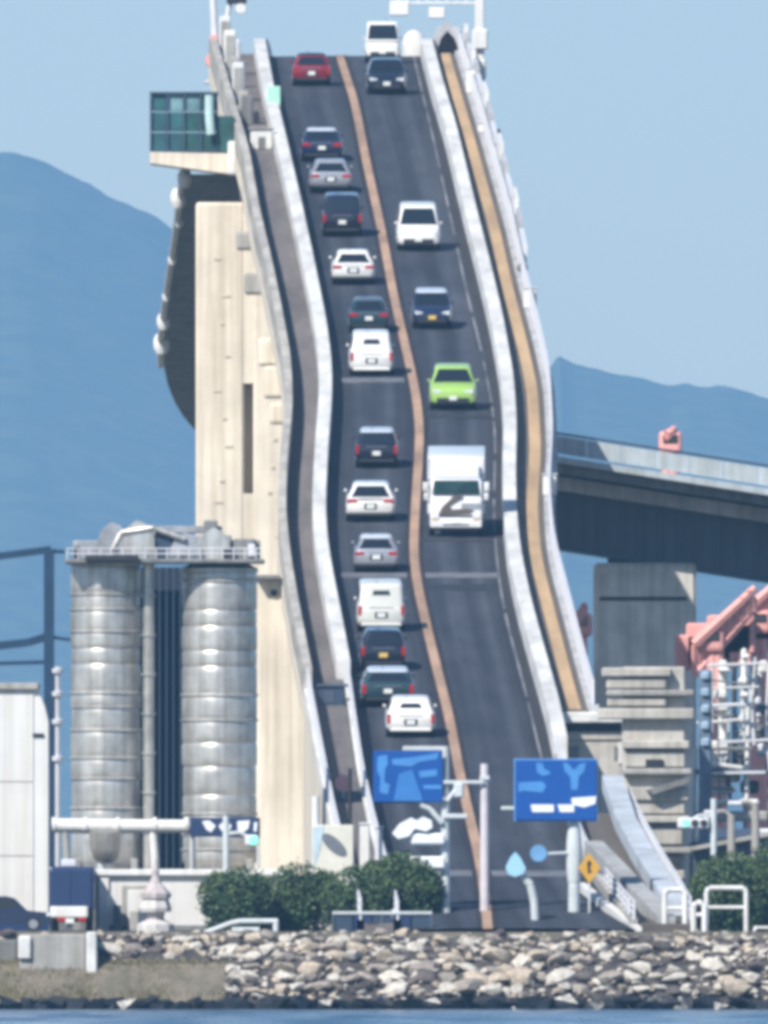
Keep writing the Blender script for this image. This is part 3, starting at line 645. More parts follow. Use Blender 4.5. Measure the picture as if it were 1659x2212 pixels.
def box_truck():
    vb = 1163; L, w, H = 8.2, 2.55, 3.45; Yn = yrow(vb); Yc = Yn+L/2; X = PX(986, Yn); hw = w/2
    t = thing('box_truck', (X, Yc, zroad(Yc)), 'large white box truck with brown swoosh on its cab coming down the right lane', 'truck', GB); seat_on_road(t, Yc, X, False)
    bw = paint('truck_white', (.80,.80,.79)); y = L/2
    mb = MB(); mb.rbox(-hw, hw, -L/2, y-1.75, .85, H, .07, 2); mb.build('cargo_box', bw, t, True, True)
    for xx in (-hw+.06, hw-.06):
        mb = MB(); mb.rbox(xx-.06, xx+.06, y-1.76, y-1.70, .9, H-.04, .02); mb.build('corner_post', M_rail, t, False, True)
    # cab: rounded, raked screen
    mb = MB(); cw = hw*.93; rings = []
    for yy, zt, k in ((y-1.7,2.62,1.0),(y-.9,2.66,1.0),(y-.42,2.56,.98),(y-.16,1.98,.98),(y-.04,1.5,.97),(y,1.0,.95)):
        h = cw*k; rings.append([(h*.96,yy,.42),(h,yy,.6),(h,yy,zt-.4),(h*.97,yy,zt-.12),(h*.88,yy,zt),(-h*.88,yy,zt),(-h*.97,yy,zt-.12),(-h,yy,zt-.4),(-h,yy,.6),(-h*.96,yy,.42)])
    mb.loft(rings); mb.build('cab', bw, t, True, True)
    mb = MB(); mb.prism([(y-1.6,2.62),(y-.55,2.62),(y-1.2,3.05),(y-1.6,3.2)],'x',-hw*.78,hw*.78); mb.build('wind_deflector', paint('truck_pale', (.62,.66,.72)), t, True, True)
    g0, g1 = (y-.145, 1.95), (y-.40, 2.50)
    mb = MB(); a = cw*.90; b = cw*.84
    f = [(-a,g0[0]+.02,g0[1]),(a,g0[0]+.02,g0[1]),(b,g1[0]+.02,g1[1]),(-b,g1[0]+.02,g1[1])]; k_ = [(p[0],p[1]-.06,p[2]) for p in f]
    mb.add(f+k_, [(0,1,2,3),(7,6,5,4)]+[(i,(i+1)%4,(i+1)%4+4,i+4) for i in range(4)]); mb.build('windscreen', mat('truck_glass', (.02,.05,.045), .1, var=.25, spec=.6), t, False, True)
    def fr(nm, x0,x1,z0,z1,m,o=.02,r=.03,d=.10):
        mb = MB(); mb.rbox(x0,x1,y-d+o,y+o,z0,z1,r,1); return mb.build(nm, m, t, False, True)
    fr('grille', -cw*.7, cw*.7, .86, .98, M_trim); fr('panel_seam', -cw*.9, cw*.9, 1.90, 1.94, M_trim, -.03, .01, .2); fr('cab_band', -cw*.93, -cw*.2, 1.24, 1.5, mat('truck_grey_band', (.34,.36,.38), .4), .012, .01); fr('bumper', -cw*.97, cw*.97, .40, .72, bw, .05, .05); fr('bumper_slot', -cw*.5, cw*.5, .48, .58, M_trim, .065)
    fr('lower_skirt', -cw*.9, cw*.9, .30, .40, M_trim, .02)
    fr('number_plate', -.2, .2, .58, .72, M_plate, .075, .01)
    for s in (-1, 1):
        xa, xb = sorted((s*cw*.62, s*cw*.92)); fr('headlamp', xa, xb, .78, .98, M_hlamp, .03)
        xa, xb = sorted((s*cw*.64, s*cw*.92)); fr('indicator', xa, xb, .72, .775, M_amber, .035, .01)
        for z0, z1, w_ in ((2.02,2.44,.24),(1.62,1.96,.20)):
            xa, xb = sorted((s*(cw+.06), s*(cw+.06+w_))); mb = MB(); mb.rbox(xa, xb, y-.22, y-.06, z0, z1, .05, 2); o = mb.build('mirror', M_white, t, True, True)
        mb = MB(); mb.tube([(s*cw*.98,y-.35,2.5),(s*(cw+.16),y-.14,2.5),(s*(cw+.16),y-.14,1.6),(s*cw*.98,y-.2,1.5)], .03, 6); mb.build('mirror_arm', M_trim, t, False, True)
        mb = MB(); mb.box(s*cw-.02, s*cw+.02, y-1.35, y-.5, 1.6, 2.3); mb.build('side_window', M_glass, t, False, True)
    br = mat('truck_brown', (.15,.12,.10), .4, var=.15)
    mb = MB(); mb.prism([(-a_, b_) for a_, b_ in ((-.80,.98),(.62,1.02),(.80,1.18),(.45,1.26),(-.15,1.22),(-.30,1.36),(.30,1.80),(-.10,1.84),(-.62,1.34))],'y',y-.10,y+.02); mb.build('swoosh', br, t, False, True)
    mb = MB(); mb.box(-hw*.8, hw*.8, -L/2+.3, y-1.8, .6, .84); mb.build('chassis', M_trim, t, False, True)
    tm, rm = wheel_meshes(.44, .26)
    for fx, yy in ((-1,-L/2+1.9),(1,-L/2+1.9),(-1,y-1.0),(1,y-1.0)):
        wo = bpy.data.objects.new('wheel', tm); col.objects.link(wo); wo.parent = t; wo.location = (fx*(hw-.2), yy, .40)
        ro = bpy.data.objects.new('rim', rm); col.objects.link(ro); ro.parent = wo
box_truck()

# ------------------------------------------------------------------ ground, water, hills
mb = MB(); mb.add([(-9000,5,LAND),(9000,5,LAND),(9000,2600,LAND),(-9000,2600,LAND)], [(0,1,2,3)])
mb.add([(-9000,5,LAND),(9000,5,LAND),(9000,3.2,-2),(-9000,3.2,-2)], [(0,3,2,1)])
tag(mb.build('ground', M_soil), 'flat reclaimed shore behind the rock bank', None, None, 'structure')
def water_mat():
    m = bpy.data.materials.new('sea_water'); m.use_nodes = True; n = m.node_tree.nodes; l = m.node_tree.links; b = n['Principled BSDF']
    b.inputs['Base Color'].default_value = (.03,.13,.27,1); b.inputs['Roughness'].default_value = .22; b.inputs['IOR'].default_value = 1.33
    tc = n.new('ShaderNodeTexCoord'); mp = n.new('ShaderNodeMapping'); mp.inputs['Scale'].default_value = (.5,.12,1); l.new(tc.outputs['Object'], mp.inputs['Vector'])
    m2 = n.new('ShaderNodeMapping'); m2.inputs['Scale'].default_value = (.22,.014,1); l.new(tc.outputs['Object'], m2.inputs['Vector'])
    z2 = n.new('ShaderNodeTexNoise'); z2.inputs['Scale'].default_value = 1.0; z2.inputs['Detail'].default_value = 5; l.new(m2.outputs['Vector'], z2.inputs['Vector'])
    rw = n.new('ShaderNodeValToRGB'); rw.color_ramp.elements[0].position = .38; rw.color_ramp.elements[1].position = .62
    rw.color_ramp.elements[0].color = (.02,.07,.13,1); rw.color_ramp.elements[1].color = (.07,.15,.25,1); l.new(z2.outputs['Fac'], rw.inputs['Fac']); l.new(rw.outputs['Color'], b.inputs['Base Color'])
    rr_ = n.new('ShaderNodeMapRange'); rr_.inputs['From Min'].default_value = .35; rr_.inputs['From Max'].default_value = .65; rr_.inputs['To Min'].default_value = .35; rr_.inputs['To Max'].default_value = .12; l.new(z2.outputs['Fac'], rr_.inputs['Value']); l.new(rr_.outputs['Result'], b.inputs['Roughness'])
    z = n.new('ShaderNodeTexNoise'); z.inputs['Scale'].default_value = 1.0; z.inputs['Detail'].default_value = 8; z.inputs['Roughness'].default_value = .62; l.new(mp.outputs['Vector'], z.inputs['Vector'])
    bp = n.new('ShaderNodeBump'); bp.inputs['Strength'].default_value = 1.0; bp.inputs['Distance'].default_value = .9; l.new(z.outputs['Fac'], bp.inputs['Height']); l.new(bp.outputs['Normal'], b.inputs['Normal'])
    return m
mb = MB(); mb.add([(-9000,-2600,0),(9000,-2600,0),(9000,3.6,0),(-9000,3.6,0)], [(0,1,2,3)])
mb.add([(-9000,2600,0),(9000,2600,0),(9000,20600,0),(-9000,20600,0)], [(0,1,2,3)])
tag(mb.build('water', water_mat()), 'blue rippled sea in front of the rock bank', None, None, 'structure')
# hills: two long ridges with gullies
def hills():
    Y0 = 20000.0; k = (Y0-CAM_Y)/KF
    prof = [(-9000,700),(-5000,620),(-3000,420),(-1600,380),(-800,430),(-400,380),(-150,345),(0,328),(40,331),(80,338),(130,364),(200,400),(260,430),(320,460),(375,492),(470,560),(600,650),(760,715),(900,745),(1050,765),(1150,790),(1190,785),(1200,768),(1208,762),(1218,772),(1240,788),(1300,796),(1350,806),(1400,818),(1450,830),(1490,828),(1530,834),(1580,832),(1620,846),(1659,858),(1800,900),(2200,960),(3200,820),(5000,900),(9000,1100)]
    us = np.array([a for a,_ in prof], float); vv = np.array([b for _,b in prof], float)
    xs = np.unique(np.concatenate([np.linspace(-9000,-300,60), np.linspace(-300,2000,260), np.linspace(2000,9000,50)]))
    rows = 26; vs = []; fs = []
    r2 = np.random.RandomState(3)
    ph = r2.uniform(0, 6.28, 12)
    for j in range(rows):
        t = j/(rows-1)                                # 0 foot .. 1 ridge .. behind
        for u in xs:
            zt = CAM_Z+(HORIZON-np.interp(u, us, vv))*k
            X = (u-829.5)*k
            f = t/.8 if t <= .8 else 1-(t-.8)/.2*.5
            gul = mnoise.fractal(Vector((X*.004, t*1.6, 1.7)), 1.0, 2.0, 4)*.008
            z = zt*min(f,1)**.85 + (zt*gul*(1-abs(2*min(f,1)-1))*.9 if t < .8 else 0)
            z += mnoise.fractal(Vector((X*.06, t*30, 4.0)), 1.0, 2.0, 3)*(1.8 if abs(t-.8) < .03 else .5) if 0 < t < .95 else 0
            Y = Y0-1500*(1-t/.8) if t <= .8 else Y0+(t-.8)*2500
            sc = (Y-CAM_Y)/(Y0-CAM_Y) if t > .8 else 1
            vs.append((X*sc, Y, z-3*(1-t)))
    n = len(xs)
    for j in range(rows-1):
        for i in range(n-1): fs.append((j*n+i, j*n+i+1, (j+1)*n+i+1, (j+1)*n+i))
    mb = MB(); mb.add(vs, fs)
    tag(mb.build('hills', mat('forest_hill', (.075,.10,.065), .95, var=.3, scale=.05, c2=(.03,.058,.045)), smooth=True), 'blue hazy wooded hills across the bay', None, None, 'structure')
hills()

# ------------------------------------------------------------------ rock bank
bank = thing('rock_bank', (0, 4, 0), 'long bank of pale boulders along the waterline', 'rock bank')
mb = MB(); rings = []
for x in np.arange(-40, 40.1, 1.0):
    a, b, c = rng.uniform(-.15,.15,3)
    rings.append([(x,6.2,LAND+.02),(x,6.2,-1.5),(x,.4+a,-1.5),(x,1.0+a,.15),(x,2.9+b,1.6+c),(x,4.9,LAND-.25)])
mb.loft(rings); mb.build('rubble_core', mat('rubble', (.075,.068,.064), .95, var=.25, scale=1.2, bump=.8, bscale=2.5), bank)
def hull(seed, n=15, sx=1, sy=1, sz=1):
    r = np.random.RandomState(seed); bm = bmesh.new()
    for i in range(n):
        d = r.normal(size=3); d /= np.linalg.norm(d); d = np.sign(d)*np.abs(d)**.8
        bm.verts.new((d[0]*sx*r.uniform(.82,1.08), d[1]*sy*r.uniform(.82,1.08), d[2]*sz*r.uniform(.82,1.08)))
    g = bmesh.ops.convex_hull(bm, input=bm.verts[:])
    bmesh.ops.delete(bm, geom=[e for e in set(g['geom_interior']+g['geom_unused']) if isinstance(e, bmesh.types.BMVert)], context='VERTS')
    m = MB(); m.bm(bm); return m
ROCKM = [mat('rock_pale', (.66,.615,.535), .92, var=.2, scale=2.6, bump=.9, bscale=6), mat('rock_grey', (.38,.335,.29), .92, var=.2, scale=2.6, bump=.9, bscale=6), mat('rock_warm', (.56,.475,.37), .92, var=.2, scale=2.6, bump=.9, bscale=6), mat('rock_dark', (.15,.13,.12), .92, var=.2, scale=2.6, bump=.9, bscale=6)]
rocks = []
for i in range(20):
    me = hull(50+i, 20+i % 7, 1, .85, .55+.05*(i % 5)).mesh('rock', True); me.materials.append(ROCKM[(0,2,1,0,2,3,0,1)[i % 8]]); rocks.append(me)
def put_rock(me, p, s, parent):
    o = bpy.data.objects.new('rock', me); col.objects.link(o); o.parent = parent
    o.location = Vector(p)-Vector(ORG[parent.name]); o.scale = (s*rng.uniform(.9,1.55), s, s*rng.uniform(.75,1.1)); o.rotation_euler = (rng.uniform(-.5,.5), rng.uniform(-.35,.35), rng.uniform(-.6,.6))
def heap(mb, me_src, p, s, r):
    M = Matrix.Translation(p) @ Matrix.Rotation(r.uniform(0,6.28),4,'Z') @ Matrix.Rotation(r.uniform(-.5,.5),4,'X') @ Matrix.Diagonal((s*r.uniform(.9,1.5),s,s*r.uniform(.7,1.1),1))
    mb.add([M @ Vector(q) for q in me_src.v], me_src.f)
cnt = 0
for row, (yy, zz, s_, dx) in enumerate(((5.0,2.98,.30,.66),(4.6,2.74,.36,.74),(4.1,2.42,.42,.84),(3.5,2.04,.46,.90),(2.9,1.64,.48,.92),(2.3,1.24,.50,.94),(1.7,.84,.50,.92))):
    x = -17.2
    while x < 17.2:
        u = 829.5+x*ppm(yy)
        if u < 470 and row > 2 and rng.rand() < .96: x += dx; continue
        if 30 < u < 215 and row < 3: x += dx; continue
        put_rock(rocks[rng.randint(len(rocks))], (x+rng.uniform(-.2,.2), yy+rng.uniform(-.22,.22), zz+rng.uniform(-.12,.12)), s_*rng.uniform(.42,1.15), bank); cnt += 1
        x += dx*rng.uniform(.8,1.25)
r = np.random.RandomState(17); src = [hull(200+i, 10, 1, .9, .7) for i in range(6)]
for nm, m_, lo, hi in (('small_stones', ROCKM[2], .10, .26), ('small_stones', ROCKM[3], .10, .28), ('small_stones', ROCKM[0], .10, .30)):
    mb = MB()
    for i in range(560):
        t_ = r.uniform(0,1); x = r.uniform(-20, 20)
        if 829.5+x*53 < 480 and t_ < .6: continue
        heap(mb, src[i % 6], Vector((x, 1.1+t_*4.0, .35+t_*2.62+r.uniform(-.04,.16))), r.uniform(lo,hi), r)
    tag(mb.build(nm, m_, bank), kind='stuff')
mb = MB(); x = -24
while x < 24:
    heap(mb, src[r.randint(6)], Vector((x, .45+r.uniform(-.3,.25), .12+r.uniform(-.06,.12))), r.uniform(.45,.75), r); x += r.uniform(.3,.6)
tag(mb.build('wet_rocks', M_rockwet, bank), kind='stuff')
# concrete block and steps at the left, grassy foot
cb = thing('concrete_block', (PX(125,4.2), 4.2, 1.8), 'square grey concrete landing block set in the bank at the left', 'block')
mb = MB(); mb.rbox(PX(42,4.2), PX(186,4.2), 2.6, 6.1, PZ(2100,4.2), PZ(2018,4.2), .06); mb.build('block', M_conc, cb)
mb = MB(); mb.rbox(PX(187,4.2), PX(210,4.2), 2.4, 6.1, PZ(2104,4.2), PZ(2013,4.2), .06); mb.build('end_pier', M_parapet, cb)
mb = MB(); mb.rbox(PX(40,4.2), PX(68,4.2), 2.4, 3.0, PZ(2072,4.2), PZ(2022,4.2), .06); mb.build('step_post', M_parapet, cb)
mb = MB(); mb.rbox(PX(-60,4.2), PX(39,4.2), 3.2, 6.1, PZ(2100,4.2), PZ(2030,4.2), .06); mb.build('side_wall', M_conc_d, cb)
def leaf_cloud(mb, n, fn, size, r):
    for i in range(n):
        p, up = fn(r); s = size*r.uniform(.6,1.4)
        a = Vector(r.normal(size=3)).normalized(); b = a.cross(Vector(r.normal(size=3))).normalized()
        mb.add([p-a*s-b*s*.5, p+a*s-b*s*.5*.2, p+a*s*.7+b*s*.5, p-a*s*.4+b*s*.6], [(0,1,2,3)])
mb = MB(); r = np.random.RandomState(5)
for i in range(9000):
    x = r.uniform(-20, PX(490,3)); y = r.uniform(.9, 3.2); t = (y-.9)/2.3
    if x > PX(330,3) and r.rand() < .4: continue
    z = .33+t*1.55+r.uniform(-.05,.1); h = r.uniform(.08,.24)*(1.2 if r.rand() < .1 else 1); lx, ly = r.uniform(-.14,.14,2)
    mb.add([(x-.03,y,z),(x+.03,y,z),(x+lx,y+ly,z+h)], [(0,1,2)])
tag(mb.build('bank_grass', mat('dry_grass', (.21,.185,.09), .9, var=.3, scale=.7, c2=(.12,.105,.055))), 'dry olive grass along the foot of the bank at the left', 'grass', None, 'stuff')
mb = MB(); rings = []
for x in np.arange(-24, PX(500,3), .8):
    a, b = rng.uniform(-.12,.12,2); rings.append([(x,4,1.9+b),(x,4,-.5),(x,.6+a,-.5),(x,.7+a,.22),(x,1.75+b,1.1),(x,2.9,1.8)])
mb.loft(rings); tag(mb.build('mud_bank', mat('bank_soil', (.20,.17,.13), .95, var=.2, scale=.9, c2=(.12,.11,.075), bump=.7, bscale=3)), 'brown earth slope below the concrete block', None, None, 'structure')

# ------------------------------------------------------------------ side viaduct, right
YV = 306.0
via = thing('side_viaduct', (PX(1400,YV), YV, LAND), 'dark girder viaduct with white parapet leaving to the right behind the bridge', 'viaduct')
def slant(nm, dv0, dv1, y0, y1, m, uL=1120, uR=2150, step=None, par=None):
    top = lambda u: 930+(u-1195)*.155
    n = 1 if not step else step; us = np.linspace(uL, uR, n+1)
    o = None
    for i in range(n):
        a, b = us[i], us[i+1]-(1.5 if step else 0)
        mb = MB(); mb.loft([[(PX(u,YV),y0,PZ(top(u)+dv1,YV)),(PX(u,YV),y1,PZ(top(u)+dv1,YV)),(PX(u,YV),y1,PZ(top(u)+dv0,YV)),(PX(u,YV),y0,PZ(top(u)+dv0,YV))] for u in (a,b)])
        o = mb.build(nm, m, par or via)
    return o
M_vpar = mat('viaduct_parapet', (.47,.53,.56), .85, var=.12, scale=.4, streak=.2)
slant('parapet_panel', 12, 50, YV-5.1, YV-4.7, M_vpar, step=14)
slant('handrail', 4, 9, YV-5.0, YV-4.85, M_steel_d)
slant('ledge', 56, 70, YV-5.6, YV-4.2, M_vpar)
slant('deck_slab', 62, 92, YV-5.0, YV+9, M_conc_d)
slant('stringer', 98, 128, YV-2.2, YV-.9, mat('pale_stringer', (.55,.56,.60), .7, var=.15, scale=.5, streak=.2))
slant('girder', 92, 248, YV-.88, YV+7, M_girder_b)
slant('bottom_flange', 248, 256, YV-1.2, YV+7.2, M_steel_d)
for k in range(22):
    u = 1215+k*42; top = 930+(u-1195)*.155
    mb = MB(); mb.box(PX(u,YV)-.05, PX(u,YV)+.05, YV-1.15, YV-.87, PZ(top+246,YV), PZ(top+130,YV)); mb.build('stiffener', M_girder_b, via)
def vpier(u0,u1,vt,Y,dp,m,seams):
    mb = MB(); mb.rbox(PX(u0,Y),PX(u1,Y),Y,Y+dp,LAND-1,PZ(vt,Y),.15); o = mb.build('pier', m, via)
    for v in seams:
        mb = MB(); mb.rbox(PX(u0+12,Y),PX(u1-20,Y),Y-.02,Y+.2,PZ(v+5,Y),PZ(v-4,Y),.02); mb.build('seam', M_trim, o)
    mb = MB(); mb.rbox(PX(u0+30,Y),PX(u1-30,Y),Y+1,Y+dp-1,PZ(vt,Y),PZ(vt-28,Y),.05); mb.build('bearing', M_steel_d, o)
vpier(1283,1504,1216,YV-1.5,6,mat('pier_concrete', (.68,.655,.60), .9, var=.14, scale=.45, streak=.25, bump=.3, bscale=3),(1293,))
vpier(1900,2110,1310,YV-1.5,6,M_conc_d,(1390,))

# concrete stair tower beside the bridge, right
YT = 72.0
st = thing('stair_tower', (PX(1415,YT), YT, LAND), 'weathered concrete stair tower with stacked landings right of the bridge', 'stair tower')
def sb(nm, u0,u1,v0,v1,y0,y1,m,r=.06,par=None):
    mb = MB(); mb.rbox(PX(u0,YT),PX(u1,YT),YT+y0,YT+y1,PZ(v1,YT),PZ(v0,YT),r); return mb.build(nm, m, par or st)
M_beige = mat('beige_concrete', (.54,.515,.46), .9, var=.13, scale=.5, streak=.22, bump=.3, bscale=3)
sb('core', 1345,1480,1440,2015,1.2,5,M_beige)
for i,(v,u0,u1) in enumerate(((1442,1300,1450),(1490,1310,1500),(1530,1290,1500),(1600,1345,1490),(1660,1345,1495),(1700,1340,1488),(1762,1345,1490),(1830,1350,1495),(1880,1365,1480))):
    sb('landing', u0,u1,v,v+[20,14,24,18,14,30,16,14,20][i],.62+.05*(i%3),1.4,[M_beige,M_conc,M_beige][i%3])
for i,(v,u0,u1) in enumerate(((1462,1310,1440),(1506,1312,1440),(1620,1350,1480),(1725,1355,1480),(1785,1360,1475),(1845,1365,1470))):
    sb('parapet_wall', u0,u1,v+2,v+[26,20,38,34,40,30][i],.8+.03*i,1.3,M_beige)
for u,v in ((1395,1640),(1430,1850)):
    sb('opening', u,u+38,v,v+20,.74,1.0,M_trim,.02)
mb = MB(); mb.prism([(PX(1395,YT),PZ(1706,YT)),(PX(1490,YT),PZ(1678,YT)),(PX(1490,YT),PZ(1690,YT)),(PX(1412,YT),PZ(1716,YT))],'y',YT+.3,YT+.8); mb.build('stair_flight', M_conc_d, st)
# abutment house: beige block with a long dark slot below a ledge, next to the parapet end
YT = 112.0
st = thing('abutment_house', (PX(1270,YT), YT, LAND), 'beige abutment block with one long dark slot at the foot of the right parapet', 'abutment')
sb('wall', 1196,1345,1598,2015,0,4,M_beige)
sb('ledge', 1188,1352,1538,1562,-.6,4,M_parapet)
sb('slot', 1202,1348,1560,1580,.3,4,M_trim)
sb('sill', 1194,1350,1580,1600,-.1,4,M_beige)
sb('panel', 1225,1250,1612,1640,-.05,.1,M_conc_d,.02)
sb('panel', 1326,1334,1612,1642,-.05,.1,M_conc_d,.02)
sb('panel', 1336,1348,1604,1650,-.08,.1,M_parapet,.02)

YX = yrow(1532)
t = thing('control_kiosk', (PX(716,YX), YX, zroad(YX)), 'dark navy kiosk standing where the left parapet ends', 'kiosk')
mb = MB(); mb.rbox(PX(690,YX),PX(746,YX),YX,YX+1.1,zroad(YX)+.1,PZ(1484,YX),.06); mb.build('housing', M_steel_d, t)
mb = MB(); mb.rbox(PX(684,YX),PX(752,YX),YX-.1,YX+1.2,PZ(1484,YX),PZ(1477,YX),.03); mb.build('roof', M_girder_b, t)
mb = MB(); mb.rbox(PX(700,YX),PX(722,YX),YX-.03,YX+.02,zroad(YX)+.25,PZ(1492,YX),.02); mb.build('door', M_girder_b, t)
YX = yrow(1735)
t = thing('round_red_sign', (PX(742,YX), YX, zroad(YX)), 'small faded red round sign on the left walkway', 'sign')
mb = MB(); p = P(742,1692,YX); mb.cyl(p,p+Vector((0,.05,0)),.36,n=24); mb.build('disc', M_pink, t)
mb = MB(); mb.cyl((p.x,YX+.1,zroad(YX)+.1),(p.x,YX+.1,p.z+.3),.05); mb.build('post', M_pole, t)
# ------------------------------------------------------------------ silos, left
YSI = 62.0
def silo(u0,u1,vt,vb,label,seed,name='silo'):
    cx = PX((u0+u1)/2,YSI); r = (u1-u0)/2/ppm(YSI); z1 = PZ(vt,YSI); z0 = PZ(vb,YSI)
    t = thing(name, (cx, YSI, LAND), label, 'silo', 'metal silos'); rr = np.random.RandomState(seed)
    z = z0; i = 0
    while z < z1-.2:
        h = rr.uniform(.55,1.25); e = min(z+h, z1)
        if z1-e < .4: e = z1
        k = rr.uniform(.965,1.0); b = .035
        mb = MB(); mb.lathe((cx,YSI,z), [(r*k-b,0),(r*k-b*.3,.08),(r*k,(e-z)*.3),(r*k,(e-z)*.75),(r*k-b*.3,e-z-.07),(r*k-b,e-z-.008)], 40)
        mb.build('shell_course', M_galv, t, True)
        if rr.rand() < .55:
            mb = MB(); mb.lathe((cx,YSI,e-.06), [(r*k+.02,0),(r*k+.06,.04),(r*k+.06,.10),(r*k+.02,.14)], 40); mb.build('hoop', M_galv, t, True)
        z = e; i += 1
    mb = MB(); mb.lathe((cx,YSI,z0-.9), [(r*.55,0),(r*.9,.55),(r*.93,.88)], 32); mb.build('hopper_cone', M_galv, t, True)
    for s in (-1,1):
        for yy in (-.6,.6):
            mb = MB(); mb.rbox(cx+s*r*.8-.15, cx+s*r*.8+.15, YSI+yy*r-.15, YSI+yy*r+.15, LAND-.1, z0+.2, .03); mb.build('leg', M_galv, t)
    mb = MB(); mb.lathe((cx,YSI,z1), [(r*1.02,0),(r*1.02,.12),(r*.5,.5),(r*.2,.62)], 32); mb.build('roof_cone', M_galv, t, True)
    return t
silo(152,305,1218,1865,'left one of two tall metal silos, with deep ring bulges',4)
silo(392,556,1234,1865,'right one of two tall metal silos, next to the cream pier',9)
t = thing('riser_pipe', (PX(320,YSI), YSI-.6, LAND), 'tall grey riser pipe between the two metal silos', 'pipe')
mb = MB(); mb.cyl((PX(321,YSI),YSI-.6,LAND), (PX(321,YSI),YSI-.6,PZ(1215,YSI)), .24, n=16); mb.build('pipe', M_galv, t, True)
for v in range(1290,1900,85):
    mb = MB(); mb.cyl((PX(321,YSI),YSI-.6,PZ(v,YSI)), (PX(321,YSI),YSI-.6,PZ(v-6,YSI)), .30, n=16); mb.build('flange', M_galv, t, True)
t = thing('gap_backing', (PX(350,YSI), YSI+4, LAND), 'dark blue panels filling the gap behind the metal silos', 'screen')
for k in range(7):
    u = 300+k*15
    mb = MB(); mb.rbox(PX(u,YSI+4), PX(u+14,YSI+4), YSI+4, YSI+4.2, LAND-.1, PZ(1225,YSI+4), .03); mb.build('panel', mat('gap_dark', (.014,.022,.045), .6, var=.15), t)  # darkness of the gap between the silos, put into added panels
# rooftop gallery over the silos
t = thing('silo_gallery', (PX(360,YSI), YSI, PZ(1212,YSI)), 'cluttered grey machine gallery with hoods and rails on top of the silos', 'gallery')
def g(nm,u0,u1,v0,v1,y0,y1,m,r=.05):
    mb = MB(); mb.rbox(PX(u0,YSI),PX(u1,YSI),YSI+y0,YSI+y1,PZ(v1,YSI),PZ(v0,YSI),r); return mb.build(nm, m, t)
g('deck',140,572,1208,1218,-2.2,2.2,M_conc_d)
g('beam',185,300,1200,1214,-2.5,-2.2,M_trim)
M_lg = mat('gallery_grey', (.40,.42,.45), .6, metal=.2, var=.2, scale=1.0)
def hood(u0,u1,v0,v1,y0,y1,m):
    mb = MB(); a,b = PX(u0,YSI),PX(u1,YSI); z0,z1 = PZ(v1,YSI),PZ(v0,YSI); w = b-a
    mb.prism([(a,z0),(b,z0),(b,z0+(z1-z0)*.55),(b-w*.22,z0+(z1-z0)*.9),(a+w*.5,z1),(a+w*.2,z0+(z1-z0)*.8),(a,z0+(z1-z0)*.35)],'y',YSI+y0,YSI+y1); mb.build('hood', m, t)
g('machine_house',158,226,1168,1208,-1.2,1.8,M_lg); g('machine_house',228,346,1148,1208,-1.0,1.9,M_galv); g('machine_house',372,500,1156,1208,-1.1,1.9,M_lg); g('machine_house',500,562,1166,1208,-.9,1.9,M_conc)
hood(206,276,1128,1210,-1.6,1.6,M_lg); hood(258,334,1124,1212,-1.9,1.2,M_galv); hood(366,432,1150,1214,-1.8,1.6,M_lg); hood(425,496,1140,1210,-1.5,1.6,M_galv); hood(300,350,1155,1214,-1.2,1.8,M_girder_b)
g('motor',335,372,1150,1208,-1.7,-.2,M_steel_d); g('cabinet',505,552,1164,1210,-1.4,1.2,M_conc_d); g('cabinet',480,505,1184,1210,-1.9,-.8,M_trim); g('duct',340,480,1136,1152,.2,1.0,M_lg); g('duct',440,470,1124,1160,-.6,.6,M_conc_d); g('duct',160,222,1186,1200,-.9,.1,M_lg); g('vent',158,176,1178,1208,-1.2,-.4,M_rail); g('vent',536,552,1176,1204,-1.8,-1.4,M_rail)
mb = MB()
for u in range(145,570,24): mb.cyl(P(u,1208,YSI-2.1), P(u,1184,YSI-2.1), .03, n=6)
for v in (1185,1196): mb.cyl(P(144,v,YSI-2.1), P(566,v,YSI-2.1), .028, n=6)
tag(mb.build('guard_rail', M_rail, t), kind='stuff')
mb = MB(); mb.tube([P(230,1212,YSI-1.9), P(262,1150,YSI-1.9), P(330,1140,YSI-1.9), P(400,1165,YSI-1.9)], .12, 8); mb.build('spout', M_galv, t, True)
# steel frame at far left
YF = 85.0
t = thing('conveyor_gantry', (PX(105,YF), YF, LAND), 'dark blue steel conveyor frame standing left of the silos', 'frame')
def bar(nm, pts, r, m=M_steel_d, n=4):
    mb = MB(); mb.tube([P(u,v,YF) for u,v in pts], r, n); mb.build(nm, m, t)
M_frame = mat('frame_blue', (.012,.045,.10), .5, var=.15, scale=.8)
bar('post', [(106,1186),(106,2010)], .31, M_frame); bar('beam', [(110,1187),(-160,1222)], .22, M_frame); bar('beam', [(104,1375),(60,1388),(-160,1412)], .24, M_frame); bar('beam', [(140,1192),(100,1190)], .12, M_frame)
bar('cross_pipe', [(170,1385),(104,1375)], .10, M_frame); bar('cross_pipe', [(108,1430),(-100,1436)], .12, M_frame); bar('post', [(-130,1200),(-130,2010)], .27, M_frame)
bar('vent_pipe', [(122,1880),(122,1440)], .17, M_rail, 10)
for v in (1450,1500,1560,1640): 
    mb = MB(); mb.lathe(P(122,v,YF)-Vector((0,0,.15)), [(.05,0),(.28,.08),(.3,.25),(.06,.34)], 12); mb.build('valve', M_rail, t, True)
